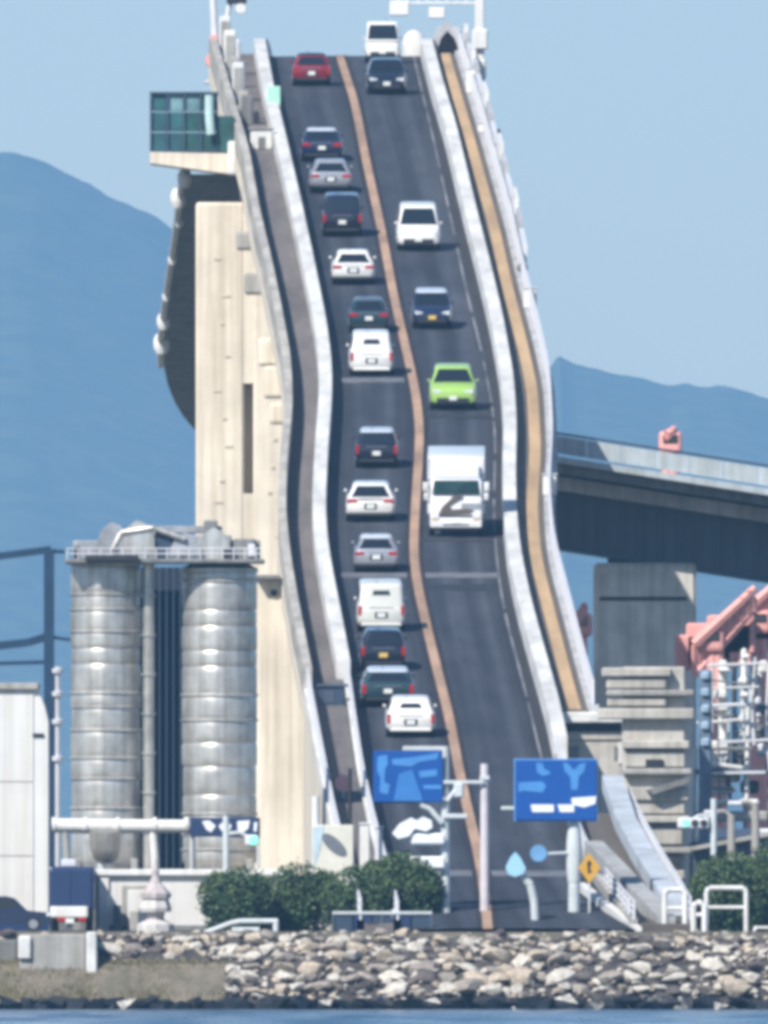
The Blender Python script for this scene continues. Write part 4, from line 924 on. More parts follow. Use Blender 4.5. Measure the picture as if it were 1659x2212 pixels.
# white warehouse left
YW = 34.0
wh = thing('warehouse', (PX(-80,YW), YW, LAND), 'big white warehouse with a chamfered corner at the left edge', 'building')
xL, xR = PX(-420,YW), PX(104,YW); zt = PZ(1490,YW); zb = LAND-.1
ch = PX(75,YW)
mb = MB(); mb.prism([(xL,zb),(xR,zb),(xR,PZ(1560,YW)),(PX(96,YW),PZ(1525,YW)),(PX(82,YW),zt),(xL,zt)],'y',YW+.06,YW+7); mb.build('wall', M_wallw, wh)
n = 8
for k in range(n):
    a = xL+(PX(72,YW)-xL)*k/n; b = xL+(PX(72,YW)-xL)*(k+1)/n-.008
    for z0, z1 in ((LAND+.3, PZ(1850,YW)), (PZ(1848,YW), PZ(1690,YW)), (PZ(1688,YW), PZ(1500,YW))):
        mb = MB(); mb.rbox(a,b,YW,YW+.08,z0,z1-.008,.004); mb.build('cladding_panel', M_wallw, wh)
mb = MB(); mb.rbox(xL-.2,PX(84,YW),YW-.2,YW+7.2,zt,zt+.28,.04); mb.build('coping', M_conc, wh)
mb = MB(); mb.rbox(PX(70,YW),PX(95,YW),YW-.03,YW+.02,PZ(1592,YW),PZ(1584,YW),.02); mb.build('vent_slot', M_trim, wh)
mb = MB(); mb.rbox(xL,xR,YW-.12,YW+.0,LAND-.05,LAND+.28,.02); mb.build('plinth', M_navy, wh)
# low white wall / shed in front of the silos
YB = 27.0
sh = thing('white_shed', (PX(330,YB), YB, LAND), 'long low white shed in front of the silo legs', 'shed')
def sbx(nm,u0,u1,v0,v1,y0,y1,m,r=.04,par=None):
    mb = MB(); mb.rbox(PX(u0,YB),PX(u1,YB),YB+y0,YB+y1,PZ(v1,YB),PZ(v0,YB),r); return mb.build(nm, m, par or sh)
sbx('wall',206,620,1890,2012,0,6,M_wallw); sbx('roof_edge',200,626,1878,1892,-.25,6.2,M_white)
sbx('door_recess',262,345,1912,2012,-.02,.3,M_conc); sbx('door',276,326,1922,1990,-.07,0,M_wallw); sbx('pilaster',212,236,1895,2012,-.15,0,M_white)
sbx('plinth',206,620,1998,2012,-.1,.1,M_conc_d)
for u0,u1,v0,m_ in ((280,300,1968,M_conc),(300,330,1960,M_girder_b),(245,262,1955,M_girder_b)): sbx('crate',u0,u1,v0,2012,-.9,-.3,m_)
# white conveyor tube with blue banner
YB = 50.0
t2 = thing('conveyor_tube', (PX(260,YB), YB, LAND), 'long white horizontal conveyor tube in front of the silos', 'conveyor')
mb = MB(); a, b = P(112,1783,YB), P(412,1785,YB)
mb.cyl(a, b, .30, .27, 18); mb.build('tube', M_white, t2, True)
for u in (112,180,250,330,398):
    mb = MB(); p = P(u,1783,YB); mb.cyl(p, p+Vector((.16,0,0)), .345, n=18); mb.build('flange', M_white, t2, True)
for u, m_ in ((214,M_pole),(330,M_white),(412,M_galv),(140,M_galv)):
    mb = MB(); mb.tube([P(u,1795,YB), P(u+4,1850,YB), P(u+10,2005,YB)], .17, 10); mb.build('support', m_, t2, True)
mb = MB(); p = P(228,1818,YB); mb.lathe(p-Vector((0,0,.9)), [(.25,0),(.5,.2),(.62,.6),(.7,1.3),(.5,1.35)], 18); mb.build('feed_hopper', M_galv, t2, True)
bn = thing('banner', (PX(486,YB), YB-.4, PZ(1805,YB)), 'blue banner with white lettering on the right silo', 'banner')
mb = MB(); mb.rbox(PX(410,YB),PX(562,YB),YB-.5,YB-.4,PZ(1808,YB),PZ(1766,YB),.03); mb.build('cloth', M_navy, bn)
def strokes(par, Y, shapes, m, nm='letter', th=.012):
    for pts in shapes:
        mb = MB(); mb.prism([(PX(u,Y),PZ(v,Y)) for u,v in pts],'y',Y-th,Y+.03); mb.build(nm, m, par)
strokes(bn, YB-.52, [((436,1774),(452,1772),(466,1784),(456,1798),(446,1792)),((472,1784),(484,1774),(500,1782),(496,1796),(480,1796)),((512,1774),(540,1772),(536,1790),(524,1799),(514,1796)),((549,1776),(556,1776),(554,1796),(548,1796))], M_mark)
for u in (414,558):
    mb = MB(); mb.cyl((PX(u,YB),YB-.3,LAND), (PX(u,YB),YB-.3,PZ(1766,YB)), .06); mb.build('banner_post', M_pole, bn)

# ------------------------------------------------------------------ parked truck and small vehicles at the left
YK = 24.0
tk = thing('parked_truck', (PX(152,YK), YK, LAND), 'dark blue box truck with white bumper parked beside the warehouse', 'truck')
def kb(nm,u0,u1,v0,v1,y0,y1,m,r=.05,par=None,Y=None):
    Y = Y or YK; mb = MB(); mb.rbox(PX(u0,Y),PX(u1,Y),Y+y0,Y+y1,PZ(v1,Y),PZ(v0,Y),r,2); return mb.build(nm, m, par or tk)
kb('box_body',104,204,1872,1968,0,4.6,M_navy,.12); kb('cab',112,196,1900,1990,4.7,6.2,M_navy,.2)
kb('rear_door',112,153,1880,1962,-.04,.02,M_navy,.02); kb('rear_door',155,197,1880,1962,-.04,.02,M_navy,.02)
kb('roof_sign',132,164,1856,1872,1.2,1.8,M_rail,.05); kb('bumper',108,190,1958,1982,-.22,.1,M_white,.06)
kb('tail_lamp',124,146,1980,1990,-.2,.1,M_tlamp,.02); kb('tail_lamp',168,186,1980,1990,-.2,.1,M_tlamp,.02)
kb('number_plate',142,160,1984,1994,-.24,-.2,M_plate,.01); kb('chassis',110,200,1968,1992,.1,6,M_trim,.03)
for u in (118,192):
    for yy in (1.0,5.2):
        mb = MB(); x = PX(u,YK); mb.cyl((x-.13,YK+yy,LAND+.42),(x+.13,YK+yy,LAND+.42),.42,n=20); mb.build('wheel', M_black, tk)
YK2 = 14.0
def parked(u, w, m, label, Y=YK2, h=1.45):
    """low car seen side-on behind the bank"""
    L = 3.8; x = PX(u,Y); t = thing('parked_car', (x, Y, LAND), label, 'car')
    mb = MB(); z = LAND
    body = [(-1.9,.3),(1.9,.3),(1.92,.62),(1.75,.78),(.95,.86),(-1.8,.88),(-1.92,.6)]
    mb.prism([(x+a,z+b) for a,b in body],'y',Y,Y+1.65); o = mb.build('body', m, t)
    mb = MB(); cab = [(.95,.86),(.45,1.36),(.1,1.44),(-1.2,1.42),(-1.75,.88)]
    mb.loft([[(x+a,Y+.06,z+b) for a,b in cab[:1]]+[(x+a*.96,Y+(.06 if b<.9 else .2),z+b) for a,b in cab[1:]], [(x+a,Y+1.59,z+b) for a,b in cab[:1]]+[(x+a*.96,Y+(1.59 if b<.9 else 1.45),z+b) for a,b in cab[1:]]]); mb.build('cabin', m, t)
    mb = MB(); mb.prism([(x+a,z+b) for a,b in ((.7,.92),(.36,1.32),(-.4,1.36),(-.4,.92))],'y',Y+.08,Y+.2); mb.prism([(x+a,z+b) for a,b in ((-.48,.92),(-.48,1.36),(-1.15,1.34),(-1.45,.92))],'y',Y+.08,Y+.2); mb.build('side_window', M_glass, t)
    for a in (-1.2,1.2):
        mb = MB(); mb.cyl((x+a,Y-.02,z+.31),(x+a,Y+.2,z+.31),.31,n=18); mb.build('wheel', M_black, t)
        mb = MB(); mb.cyl((x+a,Y-.03,z+.31),(x+a,Y+.1,z+.31),.19,n=12); mb.build('rim', M_rim, t)
    mb = MB(); mb.rbox(x+1.72,x+1.9,Y-.01,Y+.4,z+.62,z+.76,.02); mb.build('headlamp', M_hlamp, t)
    mb = MB(); mb.rbox(x-1.9,x-1.75,Y-.01,Y+.4,z+.66,z+.84,.02); mb.build('tail_lamp', M_tlamp, t)
parked(8, 3.8, C_navy, 'dark parked car behind the concrete block at the far left')
t = thing('low_barrier', (PX(826,9), 9, LAND), 'low dark navy steel barrier with a pale top rail before the hedge', 'barrier')
for k in range(5):
    u = 722+k*42; mb = MB(); mb.rbox(PX(u,9),PX(u+40,9),9,9.1,LAND+.02,PZ(1976,9),.03); mb.build('panel', M_navy if k % 2 else M_steel_d, t)
mb = MB(); mb.rbox(PX(718,9),PX(934,9),8.92,9.18,PZ(1976,9),PZ(1969,9),.03); mb.build('top_rail', M_pole, t)
for u in (720,826,932):
    mb = MB(); mb.rbox(PX(u-4,9),PX(u+4,9),8.94,9.16,LAND-.1,PZ(1976,9),.02); mb.build('post', M_girder_b, t)
# pale lantern-shaped post
YL = 12.0
t = thing('stone_lantern', (PX(336,YL), YL, LAND), 'pale pinkish stone lantern with a pointed cap before the white shed', 'lantern')
x = PX(336,YL); k = 1/ppm(YL)
M_stone = mat('pinkish_stone', (.52,.46,.45), .85, var=.15, scale=3); M_stone2 = mat('pale_stone', (.62,.6,.57), .85, var=.12, scale=3)
for nm, prof, m_ in (('base', [(.75,0),(.75,.35),(.45,.5)], M_stone2), ('shaft', [(.45,.45),(.34,.6),(.4,.9)], M_stone), ('lamp_chamber', [(.62,.85),(.66,1.0),(.5,1.45)], M_stone2), ('cap', [(.62,1.4),(.64,1.6),(.25,2.0),(.12,2.4)], M_stone), ('finial', [(.14,2.3),(.16,2.5),(.02,3.0)], M_stone)):
    mb = MB(); mb.lathe((x,YL,LAND-.05), prof, 8); mb.build(nm, m_, t)

# ------------------------------------------------------------------ hedge trees
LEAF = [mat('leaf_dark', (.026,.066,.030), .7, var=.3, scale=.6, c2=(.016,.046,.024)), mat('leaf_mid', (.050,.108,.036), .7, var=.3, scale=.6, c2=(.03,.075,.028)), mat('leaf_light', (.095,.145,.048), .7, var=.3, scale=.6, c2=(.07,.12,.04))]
def bush(u0, u1, vt, vb, Y, label, seed, n=11000, name='round_tree', warm=0):
    r = np.random.RandomState(seed); cx = PX((u0+u1)/2,Y); rx = (u1-u0)/2/ppm(Y); z0 = PZ(vb,Y); z1 = PZ(vt,Y); h = z1-z0
    t = thing(name, (cx, Y, LAND), label, 'tree', 'hedge trees behind the rock bank')
    mb = MB(); mb.cyl((cx,Y,LAND-.1),(cx+.1,Y,LAND+h*.5),.16,.10,8)
    for a in range(5):
        an = a*1.26+r.uniform(0,.5); mb.cyl((cx+.05,Y,LAND+h*.3),(cx+math.cos(an)*rx*.6,Y+math.sin(an)*rx*.5,LAND+h*.72),.07,.03,6)
    mb.build('trunk', M_bark, t)
    lobes = [(cx, Y, z0+h*.42, rx*.95, h*.56)]*3
    for i in range(11):
        a = r.uniform(0,6.28); lobes.append((cx+math.cos(a)*rx*r.uniform(.45,.72), Y+math.sin(a)*rx*.5, z0+h*r.uniform(.22,.6), rx*r.uniform(.3,.5), h*r.uniform(.24,.38)))
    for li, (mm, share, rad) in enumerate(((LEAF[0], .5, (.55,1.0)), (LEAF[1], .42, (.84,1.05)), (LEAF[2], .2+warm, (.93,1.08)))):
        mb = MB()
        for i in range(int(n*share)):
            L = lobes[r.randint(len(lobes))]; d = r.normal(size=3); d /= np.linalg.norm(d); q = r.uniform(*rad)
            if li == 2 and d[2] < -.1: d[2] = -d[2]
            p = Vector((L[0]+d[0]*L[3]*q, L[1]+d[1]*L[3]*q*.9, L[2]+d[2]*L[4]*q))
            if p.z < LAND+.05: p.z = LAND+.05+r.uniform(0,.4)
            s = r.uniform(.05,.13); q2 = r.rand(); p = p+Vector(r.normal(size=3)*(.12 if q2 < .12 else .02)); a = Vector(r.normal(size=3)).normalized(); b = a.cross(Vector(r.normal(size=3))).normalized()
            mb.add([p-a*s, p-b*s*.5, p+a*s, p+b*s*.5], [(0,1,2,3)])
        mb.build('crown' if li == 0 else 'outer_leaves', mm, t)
    return t
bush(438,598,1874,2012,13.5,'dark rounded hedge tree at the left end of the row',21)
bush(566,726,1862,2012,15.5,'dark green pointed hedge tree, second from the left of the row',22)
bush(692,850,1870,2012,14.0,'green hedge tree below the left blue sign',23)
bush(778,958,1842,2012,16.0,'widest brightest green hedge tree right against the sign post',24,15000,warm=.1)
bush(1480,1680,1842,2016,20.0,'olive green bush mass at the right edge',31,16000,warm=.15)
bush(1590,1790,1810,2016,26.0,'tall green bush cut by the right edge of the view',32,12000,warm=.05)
# ------------------------------------------------------------------ road signs and poles at the foot
YG = 16.0
def pole_thing(name, u, vt, label, cat, Y=YG, r=.19, m=M_pole, lean=0):
    t = thing(name, (PX(u,Y), Y, LAND), label, cat)
    mb = MB(); mb.cyl((PX(u,Y),Y,LAND-.2), (PX(u+lean,Y),Y,PZ(vt,Y)), r, r*.85, 14); mb.build('pole', m, t, True)
    mb = MB(); mb.cyl((PX(u,Y),Y,LAND-.1), (PX(u,Y),Y,LAND+.12), r*1.7, n=14); mb.build('base_plate', m, t)
    return t
sgL = pole_thing('direction_sign', 962, 1612, 'blue direction sign on the left gantry post above the hedge', 'sign')
def gb(t,nm,u0,u1,v0,v1,y0,y1,m,r=.03,Y=YG):
    mb = MB(); mb.rbox(PX(u0,Y),PX(u1,Y),Y+y0,Y+y1,PZ(v1,Y),PZ(v0,Y),r); return mb.build(nm, m, t)
gb(sgL,'panel',806,956,1622,1733,-.42,-.36,M_blue)
gb(sgL,'arm',870,962,1612,1622,-.1,.06,M_pole); gb(sgL,'arm',880,962,1722,1730,-.34,-.2,M_pole)
Z = YG-.425
strokes(sgL, Z, [((816,1634),(836,1630),(838,1650),(832,1660),(830,1690),(842,1694),(838,1716),(820,1712),(822,1680),(814,1664)), ((846,1640),(890,1636),(948,1626),(944,1640),(906,1646),(888,1656),(848,1652))], M_blue2, 'lettering')
strokes(sgL, Z, [((862,1672),(890,1662),(914,1730),(850,1730))], mat('sign_mid_blue', (.04,.19,.5), .4, var=.05), 'route_shape')
strokes(sgL, Z, [((904,1666),(944,1662),(944,1676),(908,1680)),((914,1696),(954,1696),(954,1704),(916,1704))], M_blue2, 'lettering')
# lateral boards on the same post
lat = thing('signal_boards', (PX(950,YG), YG, PZ(1880,YG)), 'white lane boards and signal arm fixed low on the left gantry post', 'signal')
mb = MB(); mb.tube([P(955,1778,YG-.25), P(930,1748,YG-.25), P(908,1738,YG-.25)], .11, 10); mb.build('arm', M_pole, lat, True)
mb = MB(); mb.prism([(PX(u,YG),PZ(v,YG)) for u,v in ((847,1800),(862,1780),(888,1766),(900,1772),(914,1764),(932,1772),(934,1788),(920,1796),(896,1790),(884,1806),(860,1812))],'y',YG-.6,YG-.35); mb.build('arrow_board', M_mark, lat)
gb(lat,'board',888,962,1800,1826,-.5,-.3,M_mark,.10); gb(lat,'board',884,962,1850,1878,-.5,-.3,M_mark,.10)
gb(lat,'cross_arm',956,1010,1758,1768,-.34,-.22,M_pole); gb(lat,'cross_arm',956,1046,1686,1694,-.34,-.22,M_pole)
gb(lat,'hub',980,1002,1690,1724,-.4,-.15,M_pole,.08)
mb = MB(); mb.tube([P(985,1705,YG-.3), P(966,1730,YG-.3)], .09, 8); mb.build('brace', M_pole, lat)
mb = MB(); mb.tube([P(962,1960,YG-.4), P(966,1992,YG-.4), P(980,2002,YG-.4), P(1004,2004,YG-.4)], .19, 12); mb.build('foot_bend', M_pole, lat, True)
pl = pole_thing('gantry_post', 1047, 1650, 'tall pinkish white post standing on the centre strip', 'post', r=.2, m=mat('pink_white_pole', (.62,.58,.60), .6, var=.08))
gb(pl,'collar',1036,1058,1676,1686,-.24,.24,M_pole)
sgR = pole_thing('direction_sign', 1240, 1642, 'large blue direction sign on the right post', 'sign', r=.25)
gb(sgR,'panel',1113,1288,1642,1772,-.5,-.44,M_blue,.06)
gb(sgR,'rim',1110,1291,1639,1775,-.436,-.40,mat('sign_rim', (.12,.30,.62), .5),.06)
Z = YG-.505
strokes(sgR, Z, [((1158,1648),(1172,1648),(1176,1662),(1184,1664),(1190,1672),(1172,1676),(1160,1668)),((1120,1690),(1172,1688),(1180,1698),(1172,1712),(1130,1708),(1120,1712))], M_blue2, 'lettering')
strokes(sgR, Z, [((1216,1646),(1228,1650),(1240,1664),(1252,1650),(1266,1648),(1262,1666),(1250,1678),(1248,1706),(1234,1706),(1232,1678),(1220,1666))], M_blue2, 'arrow')
strokes(sgR, Z, [((1146,1738),(1196,1738),(1196,1754),(1150,1754)),((1204,1738),(1240,1738),(1240,1754),(1210,1754)),((1234,1724),(1288,1720),(1286,1736),(1262,1744),(1236,1738))], M_mark, 'lettering')
gb(sgR,'arm',1082,1113,1742,1750,-.3,-.2,M_pole)
# thick lower sleeve, round sign on an arm and yellow diamond
mb = MB(); mb.lathe((PX(1240,YG),YG,PZ(1905,YG)), [(.26,0),(.31,.5),(.33,1.1),(.30,1.7),(.25,2.2)], 16); mb.build('sleeve', M_pole, sgR, True)
rs = thing('round_sign', (PX(1165,YG), YG-.3, PZ(1850,YG)), 'small round pale sign on a side arm of the right post', 'sign')
mb = MB(); p = P(1163,1843,YG-.45); mb.cyl(p,p+Vector((0,.06,0)),.34,n=24); mb.build('disc', mat('pale_blue_disc', (.16,.36,.62), .5), rs)
mb = MB(); mb.cyl(P(1166,1845,YG-.35),P(1234,1842,YG-.2),.06,n=8); mb.build('arm', M_pole, rs)
yd = thing('warning_sign', (PX(1262,YG), YG-.4, PZ(1905,YG)), 'yellow diamond warning sign beside the right post', 'sign')
mb = MB(); mb.prism([(PX(u,YG),PZ(v,YG)) for u,v in ((1272,1842),(1297,1874),(1273,1908),(1249,1874))],'y',YG-.55,YG-.50); mb.build('plate', M_amber, yd)
strokes(yd, YG-.553, [((1268,1862),(1274,1858),(1279,1866),(1274,1874),(1279,1884),(1270,1888),(1269,1876))], M_trim, 'symbol', .006)
mb = MB(); mb.cyl((PX(1273,YG),YG-.42,LAND),(PX(1273,YG),YG-.42,PZ(1846,YG)),.05); mb.build('post', M_pole, yd)
tm_ = thing('traffic_mirror', (PX(1158,YG-4), YG-4, LAND), 'pale spade shaped traffic mirror on a bent pole in the roadway mouth', 'mirror')
Ym = YG-4
mb = MB(); mb.tube([(PX(1158,Ym),Ym,LAND-.1), P(1154,1950,Ym), P(1146,1912,Ym), P(1128,1892,Ym), P(1116,1884,Ym)], .17, 12); mb.build('bent_pole', M_pole, tm_, True)
mb = MB(); mb.prism([(PX(u,Ym),PZ(v,Ym)) for u,v in ((1113,1840),(1124,1852),(1136,1876),(1130,1888),(1112,1894),(1098,1888),(1092,1874),(1102,1852))],'y',Ym-.35,Ym-.12); mb.build('mirror_back', mat('mirror_pale', (.34,.60,.78), .4, var=.08), tm_)
# white board with dark ellipse, posts at the walkway foot
wb = thing('notice_board', (PX(720,18), 18, LAND), 'white and cream notice board with a dark slanted ellipse left of the road', 'sign')
Yb = 18.0
mb = MB(); mb.rbox(PX(674,Yb),PX(764,Yb),Yb,Yb+.12,PZ(1905,Yb),PZ(1782,Yb),.04); mb.build('board', mat('cream_board', (.72,.70,.60), .5, var=.06), wb)
mb = MB(); pts = []
for i in range(24):
    a = 2*math.pi*i/24; ex, ey = 34*math.cos(a), 14*math.sin(a); c_, s_ = math.cos(R(42)), math.sin(R(42)); pts.append((PX(722+ex*c_-ey*s_,Yb), PZ(1825+ex*s_+ey*c_,Yb)))
mb.prism(pts,'y',Yb-.03,Yb+.01); mb.build('ellipse', mat('board_grey', (.16,.18,.2), .6), wb)
strokes(wb, Yb-.012, [((676,1786),(700,1784),(692,1830),(676,1880))], mat('board_pale_blue', (.55,.68,.75), .5), 'stripe')
for u in (682,756):
    mb = MB(); mb.cyl((PX(u,Yb),Yb+.2,LAND),(PX(u,Yb),Yb+.2,PZ(1720 if u < 700 else 1660,Yb)),.08 if u > 700 else .16); mb.build('post', M_trim if u > 700 else M_white, wb)
for u, vt, w, lab in ((788,1782,22,'thick white marker post left of the hedge and left blue sign'), (818,1790,16,'thin pale marker post just right of the thick white post')):
    t = thing('marker_post', (PX(u,20), 20, LAND), lab, 'post')
    mb = MB(); mb.rbox(PX(u-w/2,20),PX(u+w/2,20),20,20.3,LAND-.1,PZ(vt,20),.05); mb.build('shaft', M_white if w > 20 else M_rail, t)
    mb = MB(); mb.rbox(PX(u-w/2-2,20),PX(u+w/2+2,20),19.95,20.35,PZ(vt,20),PZ(vt-5,20),.03); mb.build('cap', M_rail, t)
# traffic signals
def signal(u, v, Y, label, side, lit):
    t = thing('traffic_signal', (PX(u+side*60,Y), Y, LAND), label, 'signal')
    xp = PX(u+side*60,Y); p = P(u,v,Y)
    mb = MB(); mb.cyl((xp,Y+.3,LAND-.1),(xp,Y+.3,p.z+1.0),.13,n=12); mb.build('pole', M_pole, t, True)
    mb = MB(); mb.tube([(xp,Y+.3,p.z+.25),((xp+p.x)/2,Y+.3,p.z+.32),(p.x,Y+.3,p.z)],.07,8); mb.build('arm', M_pole, t, True)
    mb = MB(); mb.rbox(p.x-.35,p.x+.95*(1 if side > 0 else .2),Y,Y+.28,p.z-.22,p.z+.22,.08,2); mb.build('housing', M_rail, t)
    for i in range(3):
        xx = p.x+i*.36*(1 if side > 0 else .3); 
        if side < 0 and i: break
        mb = MB(); mb.cyl((xx,Y-.03,p.z),(xx,Y+.02,p.z),.15 if side > 0 else .19,n=16)
        mb.build('lens', mat('green_signal_lit', (.2,.7,.5), .4, var=.02, emit=(.25,.9,.6), estr=.5) if i == 0 else M_trim, t)
signal(548,1815,26.0,'traffic signal showing green at the foot of the cream pier',-1,True)
signal(1482,1778,22.0,'traffic signal showing pale green near the right bushes',1,True)
# guard rails and gates at the shoreline
def hoop_rail(u0,u1,v0,Y,label,closed=True,r=.085,m=M_pole):
    t = thing('hoop_rail', (PX((u0+u1)/2,Y), Y, LAND), label, 'railing')
    a,b = PX(u0,Y),PX(u1,Y); z = PZ(v0,Y)
    mb = MB(); mb.tube([(a,Y,LAND-.15),(a,Y,z-.15),(a+.12,Y,z),(b-.12,Y,z),(b,Y,z-.15),(b,Y,LAND-.15)],r,10); mb.build('hoop', m, t, True)
    mb = MB(); mb.cyl((a,Y,(LAND+z)/2+.1),(b,Y,(LAND+z)/2+.1),r*.7,n=8); mb.build('mid_rail', m, t, True)
    return t
hoop_rail(1526,1612,1918,10.0,'white hoop rail in front of the right bushes',r=.10,m=M_white)
hoop_rail(1436,1480,1922,9.0,'thick white bent post at the end of the right kerb',r=.12,m=M_white)
hoop_rail(1498,1522,1950,8.0,'short white stub rail left of the right hoop rail',r=.12,m=M_white)
hoop_rail(1628,1720,2004,8.0,'low white rail at the right edge of the bank',r=.06,m=M_white)
t = thing('slanted_guard_rail', (PX(520,8), 8, LAND), 'pale slanted guard rail with two arms below the left hedge tree', 'railing')
mb = MB(); mb.tube([P(442,2016,8), P(500,1994,8), P(520,1990,8), P(600,1990,8)], .11, 10); mb.build('upper_rail', M_pole, t, True)
mb = MB(); mb.rbox(PX(500,8),PX(562,8),7.9,8.1,PZ(2016,8),PZ(2003,8),.05); mb.build('lower_beam', M_pole, t)
mb = MB(); mb.cyl((PX(596,8),8,LAND-.2),(PX(596,8),8,PZ(1990,8)),.12,n=10); mb.build('post', M_pole, t, True)
# right kerb barrier beam swinging out to the shore
t = thing('beam_barrier', (PX(1370,20), 20, LAND), 'pale concrete beam barrier swinging out to the right above the rocks', 'barrier')
M_flare = mat('flare_concrete', (.40,.41,.41), .85, var=.15, scale=.6, streak=.2)
def beam(nm, pts, hw, h, m):
    mb = MB(); rings = []
    for u, v, Y in pts:
        p = P(u,v,Y); rings.append([(p.x-hw,p.y,p.z-h),(p.x+hw,p.y,p.z-h),(p.x+hw,p.y,p.z+h),(p.x-hw,p.y,p.z+h)])
    mb.loft(rings); mb.build(nm, m, t)
beam('beam', [(1282,1832,30),(1330,1880,24),(1385,1938,16),(1440,1996,9)], .36, .30, M_flare)
beam('kerb', [(1256,1915,24),(1300,1950,18),(1345,1985,12),(1378,2012,8)], .16, .16, M_parapet)
beam('outer_beam', [(1322,1690,62),(1352,1780,48),(1390,1850,34),(1440,1930,16),(1462,1962,12)], .42, .30, mat('flare_pale', (.50,.55,.60), .8, var=.15, scale=.6))
for u,v,Y in ((1300,1862,28),(1360,1922,19),(1420,1985,11)):
    p = P(u,v,Y); mb = MB(); mb.rbox(p.x-.2,p.x+.2,p.y-.2,p.y+.2,LAND-.1,p.z-.1,.03); mb.build('post', M_conc, t)

# ------------------------------------------------------------------ harbour behind, right
YH = 235.0
def hb(t,nm,u0,u1,v0,v1,y0,y1,m,r=.1):
    mb = MB(); mb.rbox(PX(u0,YH),PX(u1,YH),YH+y0,YH+y1,PZ(v1,YH),PZ(v0,YH),r); return mb.build(nm, m, t)
ship = thing('process_plant', (PX(1600,YH), YH, LAND), 'white stacked plant building with tall white masts at the right edge', 'building')
hb(ship,'deckhouse',1512,1580,1600,1662,0,8,M_white); hb(ship,'deckhouse',1500,1700,1662,1672,-1,10,M_girder_b)
for i,(u0,u1,v0,v1) in enumerate(((1510,1600,1674,1690),(1512,1586,1696,1716),(1508,1640,1726,1740),(1500,1660,1752,1774),(1505,1700,1790,1815))): hb(ship,'deck_tier',u0,u1,v0,v1,-.3*i,9,[M_white,M_rail,M_white,M_conc,M_rail][i])
hb(ship,'base_wall',1490,1760,1818,2010,-2,10,M_girder_b)
for u,v0,v1,w in ((1562,1425,1600,20),(1608,1400,1600,14),(1640,1440,1600,9)):
    hb(ship,'mast',u-w/2,u+w/2,v0,v1,1,2.2,M_white)
    for v in range(v0+14,v1-20,38):
        dv_ = (v*7+u*3) % 17; hb(ship,'mast_box',u-w*(.4+.05*dv_),u+w*(.9-.03*dv_),v+dv_,v+dv_+9+dv_*.7,.4,1.6,(M_white,M_rail,M_white)[dv_ % 3])
hb(ship,'mast',1582,1592,1420,1680,1,1.6,M_bark)
for k,(u,v,w,m_) in enumerate(((1630,1470,26,M_girder_b),(1646,1530,24,M_steel_d),(1636,1580,30,M_conc_d),(1650,1620,30,M_rail),(1620,1700,40,M_steel_d),(1600,1640,20,M_pink),(1650,1440,20,M_white))): hb(ship,'deck_gear',u-w/2,u+w/2,v-14,v+14,.3+.1*k,2,m_)
rz = np.random.RandomState(12)
for k in range(22):
    u = 1502+rz.uniform(0,170); v0 = rz.uniform(1415,1640); v1 = v0+rz.uniform(60,240); mb = MB(); mb.cyl(P(u,v0,YH-1+.1*k), P(u+rz.uniform(-8,8),v1,YH-1+.1*k), rz.uniform(.05,.13), n=6); mb.build('pole', (M_white,M_rail,M_conc_d,M_steel_d,M_pole)[k % 5], ship)
for k in range(12):
    v = 1440+k*26+rz.uniform(-8,8); a_ = 1502+rz.uniform(0,60); mb = MB(); mb.cyl(P(a_,v,YH-1.3), P(a_+rz.uniform(50,130),v+rz.uniform(-10,14),YH-1.3), rz.uniform(.04,.11), n=6); mb.build('cross_bar', (M_rail,M_conc_d,M_white)[k % 3], ship)
lad = thing('louvre_tower', (PX(1525,YH-12), YH-12, LAND), 'blue ladder tower with pale rungs left of the white masts', 'tower')
YH0 = YH; YH = YH0-12
hb(lad,'column',1510,1538,1446,2010,0,2,mat('tower_blue', (.15,.21,.30), .6, var=.2))
for v in range(1450,1600,36): hb(lad,'rung',1514,1534,v,v+20,-.2,.1,mat('rung_pale', (.35,.48,.62), .6, var=.15))
YH = YH0
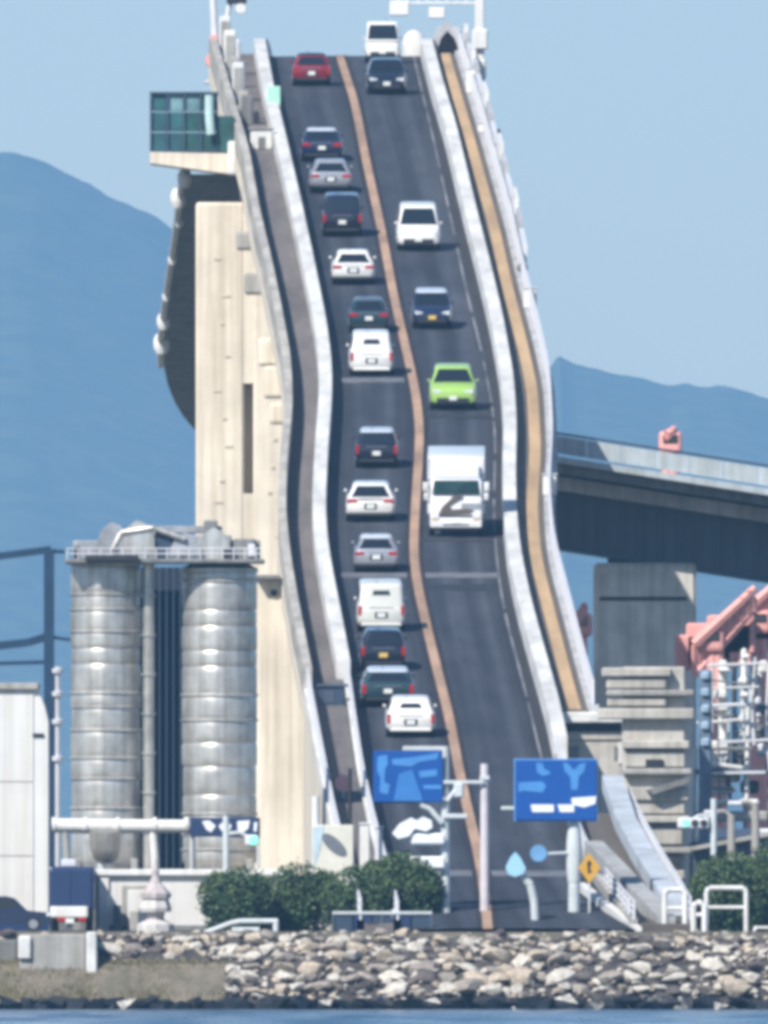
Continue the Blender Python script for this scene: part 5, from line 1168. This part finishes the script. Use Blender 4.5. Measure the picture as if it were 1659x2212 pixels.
def crane(u, vfoot, boom, m, label, cab, seed):
    Y = 340.0 if seed == 3 else 262.0+seed*3; t = thing('harbour_crane', (PX(u,Y), Y, LAND), label, 'crane')
    mb = MB()
    for s in (-14,14):
        mb.cyl((PX(u+s,Y),Y,LAND-.1),(PX(u+s*.4,Y),Y,PZ(vfoot,Y)),.35,.28,8)
    mb.build('tower', m, t)
    mb = MB(); (a,b),(c,d) = boom; p, q_ = P(a,b,Y), P(c,d,Y); w = Vector((0,0,.8)); n = 9
    for off in (Vector((0,-.6,.7)),Vector((0,.6,.7)),Vector((0,0,-.7))): mb.cyl(p+off,q_+off*.6,.26,.2,6)
    for i in range(n):
        f0, f1 = i/n, (i+1)/n; mb.cyl(p.lerp(q_,f0)+Vector((0,-.5,.65)), p.lerp(q_,f1)+Vector((0,0,-.65)), .15, n=5); mb.cyl(p.lerp(q_,f0)+Vector((0,0,-.65)), p.lerp(q_,f0)+Vector((0,-.5,.65)), .15, n=5)
    mb.build('boom', m, t)
    mb = MB(); cc = P(*cab,Y); mb.rbox(cc.x-.55,cc.x+.55,Y-.5,Y+.5,cc.z-.5,cc.z+.6,.2,2); mb.build('cab', m, t)
    mb = MB(); mb.rbox(cc.x-.35,cc.x+.35,Y-.56,Y-.45,cc.z,cc.z+.4,.04); mb.build('cab_window', M_glass, t)
    if seed in (1,2):
        for du, dv, w_, h_ in ((-26,24,1.3,.8),(8,8,1.5,1.0),(34,-14,1.1,.9)):
            e = P(u+du, cab[1]+dv, Y+.6); mb = MB(); mb.rbox(e.x-w_,e.x+w_,e.y,e.y+1.6,e.z-h_,e.z+h_,.1); mb.build('machinery_house', M_pink, t)
    mb = MB(); mb.cyl(q_, P(c,d+90,Y), .06, n=5); mb.build('hoist_cable', M_trim, t)
    return t
crane(1545,1400,((1500,1425),(1632,1290)),M_pink,'faded red crane with a slanting lattice boom right of the viaduct pier',(1538,1385),1)
crane(1640,1380,((1590,1370),(1700,1262)),M_pink,'second faded red crane, cut by the right edge',(1640,1345),2)
crane(1448,985,((1440,972),(1456,950)),M_pink,'pinkish crane head peeking over the side viaduct',(1448,958),3)
crane(1250,1370,((1244,1375),(1264,1330)),M_pink,'small pink crane head between the bridge and the viaduct pier',(1254,1352),4)
# quay lamp poles, right
for u, vt, lab in ((1580,1760,'left of two pale quay lamp poles above the right bushes'), (1632,1740,'right of two pale quay lamp poles above the right bushes')):
    Y = 60.0; t = thing('quay_lamp', (PX(u,Y), Y, LAND), lab, 'lamp post')
    mb = MB(); mb.cyl((PX(u,Y),Y,LAND-.1),(PX(u,Y),Y,PZ(vt,Y)),.22,.16,12); mb.build('pole', M_conc, t, True)
    mb = MB(); mb.tube([P(u,vt+4,Y),P(u-14,vt-8,Y),P(u-36,vt-6,Y)],.09,8); mb.build('arm', M_conc, t, True)
    mb = MB(); p = P(u-44,vt-5,Y); mb.rbox(p.x-.3,p.x+.3,Y-.15,Y+.15,p.z-.1,p.z+.1,.05); mb.build('lamp_head', M_rail, t)
t = thing('quay_shed', (PX(1600,110), 110, LAND), 'dark slate shed on the quay behind the right bushes', 'shed')
mb = MB(); Yq = 110.0; mb.prism([(PX(1500,Yq),LAND-.1),(PX(1900,Yq),LAND-.1),(PX(1900,Yq),PZ(1840,Yq)),(PX(1700,Yq),PZ(1800,Yq)),(PX(1500,Yq),PZ(1835,Yq))],'y',Yq,Yq+12); mb.build('wall', M_girder_b, t)
mb = MB(); mb.prism([(PX(1490,Yq),PZ(1838,Yq)),(PX(1700,Yq),PZ(1799,Yq)),(PX(1910,Yq),PZ(1843,Yq)),(PX(1910,Yq),PZ(1835,Yq)),(PX(1700,Yq),PZ(1790,Yq)),(PX(1490,Yq),PZ(1830,Yq))],'y',Yq-.5,Yq+12.5); mb.build('roof', M_conc, t)
for u in (1530,1580,1630):
    mb = MB(); mb.rbox(PX(u,Yq),PX(u+30,Yq),Yq-.06,Yq+.05,PZ(1900,Yq),PZ(1860,Yq),.02); mb.build('window', M_glass, t)

# ------------------------------------------------------------------ air
mb = MB(); mb.box(-9500,9500,-2700,21200,-6,430)
hz = mb.build('haze', None); hz['kind'] = 'stuff'; tag(hz, 'thin bluish sea haze over the whole bay')
hm = bpy.data.materials.new('haze_air'); hm.use_nodes = True; hn = hm.node_tree.nodes; hn.clear()
ho = hn.new('ShaderNodeOutputMaterial'); hv = hn.new('ShaderNodeVolumePrincipled')
hv.inputs['Color'].default_value = (.31,.61,.93,1); hv.inputs['Density'].default_value = 4.4e-5; hv.inputs['Anisotropy'].default_value = 0.0
hm.node_tree.links.new(hv.outputs[0], ho.inputs['Volume']); hz.data.materials.append(hm)
hz.display_type = 'WIRE'
for o in list(col.objects):
    if '_o' in o: del o['_o']
